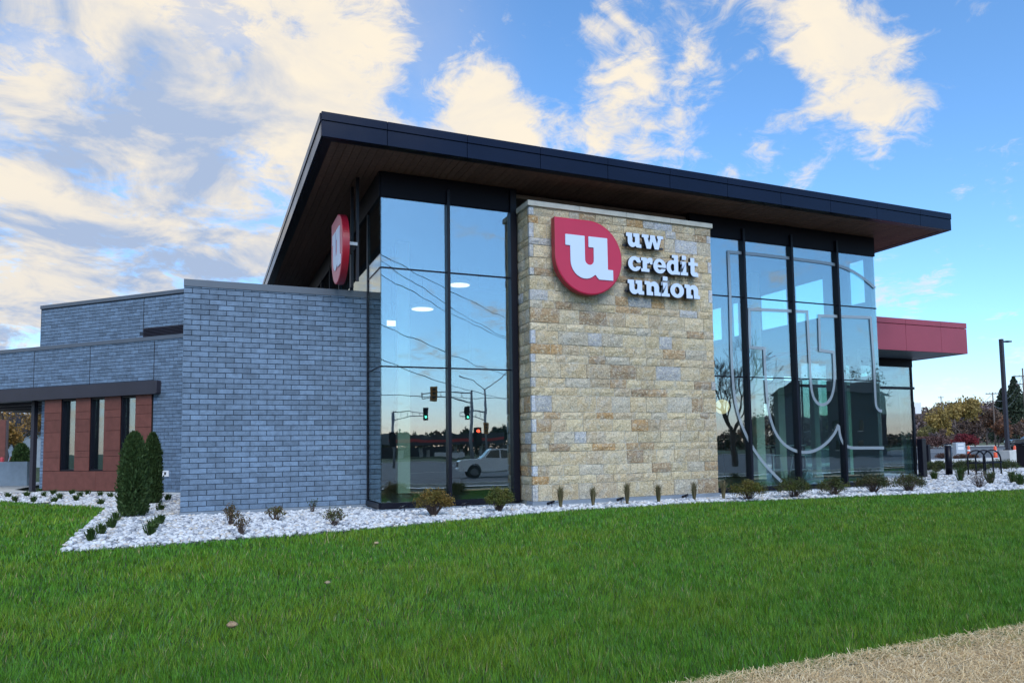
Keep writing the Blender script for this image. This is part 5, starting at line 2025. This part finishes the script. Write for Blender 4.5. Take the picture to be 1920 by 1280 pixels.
def pickup(P, rz, paint, lab):
    """crew-cab pickup, nose towards local -x"""
    e = empty('pickup_truck', P, rz)
    tag(e, lab, 'pickup truck')
    HW = .93
    mb = MB()
    def arch(cx):
        return [(cx + .50 * math.cos(R(a)), .42 + .50 * math.sin(R(a))) for a in range(0, 181, 20)]
    prof = [(-2.68, .46), (-2.75, .90), (-2.72, 1.12), (-2.56, 1.20), (-1.15, 1.26), (2.62, 1.26), (2.68, .62), (2.60, .46)]
    bot = [(2.60, .46)] + [(x, max(z, .46)) for x, z in arch(1.72)] + [(x, max(z, .46)) for x, z in arch(-1.70)] + [(-2.68, .46)]
    ring = prof[:-1] + bot[:-1]
    tr = tessellate_polygon([[Vector((x, z, 0)) for x, z in ring]])
    n = len(ring)
    v = [(x, -HW, z) for x, z in ring] + [(x, HW, z) for x, z in ring]
    f = []
    for t in tr:
        a, b, c = [Vector((*ring[i], 0)) for i in t]
        t = tuple(t) if (b - a).cross(c - a).z > 0 else tuple(t)[::-1]
        f += [t, tuple(i + n for i in t[::-1])]
    f += [((i + 1) % n, i, i + n, (i + 1) % n + n)[::-1] for i in range(n)]
    mb.add(v, f)
    body = mb.obj('body', paint, e)
    cab = MB()
    c0 = [(-1.20, 1.25), (-.58, 1.80), (-.40, 1.87), (.95, 1.87), (1.12, 1.80), (1.28, 1.25)]
    vv = [(x, -HW + .02, z) if z < 1.4 else (x, -HW + .16, z) for x, z in c0] + [(x, HW - .02, z) if z < 1.4 else (x, HW - .16, z) for x, z in c0]
    nn = len(c0)
    cab.add(vv, [tuple(range(nn))[::-1], tuple(range(nn, 2 * nn))] + [(i, (i + 1) % nn, (i + 1) % nn + nn, i + nn) for i in range(nn)])
    cab.obj('cab', paint, e)
    for sgn in (-1, 1):
        def yq(z):
            return sgn * (HW - .02 - .14 * (z - 1.25) / .6 + .014)
        for poly in ([(-.96, 1.32), (-.50, 1.75), (-.02, 1.80), (-.02, 1.32)], [(.06, 1.32), (.06, 1.80), (.90, 1.78), (1.08, 1.32)]):
            vv = [(x, yq(z), z) for x, z in poly] + [(x, yq(z) - sgn * .02, z) for x, z in poly]
            f = [(0, 1, 2, 3), (7, 6, 5, 4), (0, 4, 5, 1), (1, 5, 6, 2), (2, 6, 7, 3), (3, 7, 4, 0)]
            MB().add(vv, f if sgn > 0 else [q[::-1] for q in f]).obj('side_window', 'auto_glass', e)
        MB().cbox(-1.05, -.88, sgn * (HW + .02), sgn * (HW + .20), 1.3, 1.46, .02).obj('mirror', paint, e)
        MB().box(-1.1, 1.0, sgn * (HW - .02), sgn * (HW + .10), .36, .42).obj('side_step', 'chrome', e)
        MB().cbox(-2.70, -2.45, sgn * .62, sgn * .92, .96, 1.12, .02).obj('headlight', 'head_lamp', e)
        MB().cbox(2.60, 2.70, sgn * .74, sgn * .92, .80, 1.12, .02).obj('tail_light', 'tail_lamp', e)
        for cx in (-1.70, 1.72):
            w = MB()
            for (r1, y0, y1, mi) in ((.42, sgn * .66, sgn * .945, 0), (.24, sgn * .9452, sgn * .955, 1)):
                vv = []
                for k in range(20):
                    a = 2 * math.pi * k / 20
                    vv.append((cx + r1 * math.cos(a), y0, .40 + r1 * math.sin(a)))
                for k in range(20):
                    a = 2 * math.pi * k / 20
                    vv.append((cx + r1 * math.cos(a), y1, .40 + r1 * math.sin(a)))
                ff = [tuple(range(20)), tuple(range(39, 19, -1))] + [(k, k + 20, (k + 1) % 20 + 20, (k + 1) % 20) for k in range(20)]
                w.add(vv, ff if sgn < 0 else ff, mi)
            w.obj('wheel', ['rubber', 'wheel_rim'], e)
    MB().add([(-1.17, -HW + .14, 1.30), (-1.17, HW - .14, 1.30), (-.65, HW - .22, 1.77), (-.65, -HW + .22, 1.77)], [(0, 3, 2, 1)]).obj('windscreen', 'auto_glass', e)
    MB().cbox(-2.775, -2.68, -.6, .6, .72, 1.12, .02).obj('grille', 'rubber', e)
    MB().cbox(-2.80, -2.60, -.9, .9, .48, .66, .03).obj('bumper', paint, e)
    MB().box(1.34, 2.60, -.80, .80, 1.255, 1.275).obj('bed_cover', 'rubber', e)
    return e


T_ = atm(870, 880, 33.0)
pickup((T_[0] + 2.55, -33.5, -.74), .19, 'white_paint', 'white pickup truck on the road, mirrored in the left glass')
T2 = at(1922, 846, 0)
pickup((T2[0] + 2.0, T2[1], .01), -.6, 'dark_paint', 'dark pickup truck parked at the far side of the lot')


def signal_head(e, P, lit=None, back=False, s=1.0):
    h = MB().cbox(P[0] - .18 * s, P[0] + .18 * s, P[1] - .10, P[1] + .10, P[2] - .55 * s, P[2] + .55 * s, .03).obj('signal_head', 'signal_yellow' if back else 'black_metal', e)
    MB().box(P[0] - .30 * s, P[0] + .30 * s, P[1] - .02, P[1] + .0, P[2] - .68 * s, P[2] + .68 * s).obj('backplate', 'signal_yellow' if back else 'black_metal', h)
    for k, c in enumerate(('red', 'amber', 'green')):
        zz = P[2] + (.36 - .36 * k) * s
        mm = 'green_light' if (lit == 'green' and c == 'green') else ('red_light' if (lit == 'red' and c == 'red') else 'rubber')
        mb = MB()
        mb.tube([(P[0], P[1] + .10, zz), (P[0], P[1] + .125, zz)], .13 * s, 12, sm=False)
        mb.obj('lens', mm, h)


def signal_mast(u_pole, v_top, Y, u_tip, v_arm, heads, lab, extra=0.0):
    T = atm(u_pole, v_top, Y)
    A_ = atm(u_pole, v_arm, Y); B_ = atm(u_tip, v_arm, Y)
    e = empty('traffic_signal', (T[0], T[1], -.75))
    tag(e, lab, 'traffic signal')
    H = T[2] + .75; za = A_[2] + .75
    MB().tube([(0, 0, 0), (0, 0, H)], [.17, .12], 10).obj('pole', 'galvanised', e)
    dx = B_[0] - T[0]
    n = 5
    MB().tube([(0, 0, za + .35), (dx * .5, 0, za + .42), (dx, 0, za + .2)], [.07, .055, .045], 6).tube([(0, 0, za - .55), (dx * .45, 0, za - .1), (dx, 0, za - .15)], [.07, .055, .045], 6).obj('mast_arm', 'galvanised', e)
    for k in range(1, n + 1):
        x = dx * k / n
        MB().tube([(x, 0, za - .12), (x, 0, za + .32)], .03, 5).obj('arm_strut', 'galvanised', e)
    for (u, v, lit, back) in heads:
        Q = atm(u, v, Y)
        signal_head(e, (Q[0] - T[0], .2, Q[2] + .75), lit, back)
    return e


signal_mast(883, 731, 45, 790, 745, [(812, 739, None, True), (894, 818, 'red', False)], 'traffic signal with long truss arm, mirrored above the white pickup')
signal_mast(737, 774, 62, 800, 779, [(798, 777, 'green', False), (734, 824, None, False)], 'traffic signal with its arm reaching right, mirrored by the inner column')
e_ = signal_mast(911, 731, 66, 863, 778, [(874, 775, 'green', False), (911, 803, None, True)], 'traffic signal with twin lamp arms on top, mirrored beside the stone pier')
MB().tube([(0, 0, 8.6), (-1.6, 0, 9.8), (-3.2, 0, 10.2)], .06, 6).tube([(0, 0, 8.6), (1.6, 0, 9.9), (3.4, 0, 11.2)], .06, 6).obj('lamp_arm', 'galvanised', e_)

# filling station canopy, mirrored
A_ = atm(715, 834, 150); B_ = atm(921, 817, 150)
fsn = empty('filling_station', ((A_[0] + B_[0]) / 2, -150, -.75))
tag(fsn, 'dark filling station canopy with a red band, mirrored behind the road', 'filling station')
hw = (B_[0] - A_[0]) / 2
zt, zb = B_[2] + .75 + .3, A_[2] + .75 + .1
MB().box(-hw, hw, -7, 7, zb, zt).obj('canopy', 'siding_dark', fsn)
MB().box(-hw - .05, hw + .05, 7.001, 7.06, zb + .6, zb + 1.15).obj('red_band', 'red_band', fsn)
for x in (-.8, -.3, .3, .8):
    MB().cbox(x * hw - .3, x * hw + .3, -.3, .3, 0, zb, .02).obj('column', 'furniture_white', fsn)
    MB().cbox(x * hw + 1.2, x * hw + 2.1, -.4, .4, 0, 1.9, .05).obj('fuel_pump', 'banner_white', fsn)
MB().box(-hw * .9, hw * .6, -22, -14, 0, 2.6).obj('shop', 'siding_dark', fsn)
MB().box(-.2 * hw, .3 * hw, 7.4, 7.45, .2, 1.1).obj('banner', 'banner_white', fsn)

# dark house and trees across the street, mirrored in the right glass
hx0 = atm(1540, 800, 62)[0]; hx1 = atm(1725, 800, 62)[0]
hz = atm(1600, 735, 62)[2] + .75
ho = empty('two_storey_house', ((hx0 + hx1) / 2, -66, -.75))
tag(ho, 'dark two-storey house mirrored in the right-hand glass', 'house')
hw = (hx1 - hx0) / 2
MB().box(-hw, hw, -5, 4, 0, hz).obj('wall', 'siding_dark', ho)
rf = MB().prism([(-5.6, hz), (4.6, hz), (-.5, hz + 2.0)], -hw - .5, hw + .5, 'x').obj('roof', 'roof_shingle', ho)
for x in (-.7, -.25, .3, .75):
    for z in (1.0, 3.6):
        if z + 1.3 < hz:
            w_ = MB().box(x * hw - .5, x * hw + .5, 4.0, 4.05, z, z + 1.3).obj('window', 'auto_glass', ho)
            MB().box(x * hw - .58, x * hw + .58, 4.001, 4.04, z - .1, z).obj('sill', 'banner_white', w_)


def mtree(u, vtop, Y, lab, seed, **kw):
    T = atm(u, vtop, Y)
    return tree((T[0], T[1], -.75), T[2] + .75, lab, seed, **kw)


mtree(1372, 632, 40, 'big bare tree mirrored in the glass beside the stone pier', 401, leaves=0, depth=6, kids=3, name='bare_tree', spread=.55, bark='bark')
mtree(1525, 712, 70, 'slender leafy tree mirrored left of the dark house', 402, pal=EVG, leaves=2500, size=.3, depth=4, name='street_tree', clump=1.0)
mtree(1500, 745, 75, 'bare tree mirrored behind the frosted letter', 403, leaves=0, depth=5, name='bare_tree')
mtree(1480, 770, 110, 'bushy tree mirrored far behind the frosted letter', 404, pal=BRN, leaves=3000, size=.4, depth=4, name='street_tree', clump=1.0)
mtree(1445, 775, 110, 'brown tree mirrored low in the second right pane', 405, pal=BRN, leaves=3000, size=.4, depth=4, name='street_tree', clump=1.0)
mtree(1405, 780, 100, 'reddish tree mirrored low beside the big bare tree', 406, pal=RST, leaves=3000, size=.35, depth=4, name='street_tree', clump=1.0)
mtree(1660, 690, 62, 'bare tree mirrored before the dark house', 407, leaves=0, depth=5, name='bare_tree')
mtree(1700, 682, 70, 'leafy tree mirrored above the dark house roof', 408, pal=EVG, leaves=3000, size=.3, depth=4, name='street_tree', clump=1.0)
mtree(780, 812, 190, 'dark tree mirrored behind the filling station, left', 409, pal=EVG, leaves=2500, size=.7, depth=3, name='street_tree', clump=1.2)
mtree(870, 806, 185, 'dark tree mirrored behind the filling station, by the long signal arm', 410, pal=EVG, leaves=2500, size=.7, depth=3, name='street_tree', clump=1.2)
mtree(935, 800, 170, 'dark tree mirrored behind the filling station, by the stone pier', 411, pal=EVG, leaves=2500, size=.7, depth=3, name='street_tree', clump=1.2)


def street_hedge():
    nr = np.random.default_rng(77)
    n = 30000
    x = nr.uniform(-120, 330, n); y = -nr.uniform(200, 225, n)
    top = 4.4 + 1.5 * np.sin(x * .11) + 1.2 * np.sin(x * .31 + 1) + .8 * np.sin(x * .83)
    z = -.7 + top * (1 - nr.random(n) ** 1.6)
    T = np.array(BRN + EVG)[nr.integers(0, 6, n)] * nr.uniform(.6, 1.1, (n, 1))
    V, F, TT = leaf_quads(np.stack([x, y, z], 1), 1.3, T, nr)
    link(bpy.data.objects.new('far_thicket', big_mesh('far_thicket', V, F, TT, 'woods_far')), None, kind='stuff', label='dark thicket closing the view across the street, mirrored in the glass', category='woods')


street_hedge()

# wires across the street, mirrored in the left glass
pA = atm(722, 700, 30); pB = atm(1010, 700, 46)
utility_pole((pA[0] - 5, -26.5, -.7), 11.0, 'street utility pole left of the mirrored wires', 0, ((.4, 1.2), (1.6, 1.2)))
utility_pole((pB[0] + 6, -60, -.75), 11.5, 'street utility pole at the far end of the mirrored wires', 0, ((.4, 1.2), (1.6, 1.2)))
we = empty('street_wires', (0, 0, 0))
tag(we, 'sagging street wires mirrored across the tall left glass', 'cables')
for (q0, q1, s) in (((716, 478), (942, 620), .6), ((716, 505), (942, 625), .5), ((735, 480), (942, 585), .4), ((716, 598), (940, 690), .5), ((716, 660), (980, 745), .7), ((716, 728), (980, 738), .5)):
    a = atm(q0[0], q0[1], 26); b = atm(q1[0], q1[1], 44)
    d = b - a
    a2 = a - d * .35; b2 = b + d * .5
    wire(we, a2, b2, s, .022)
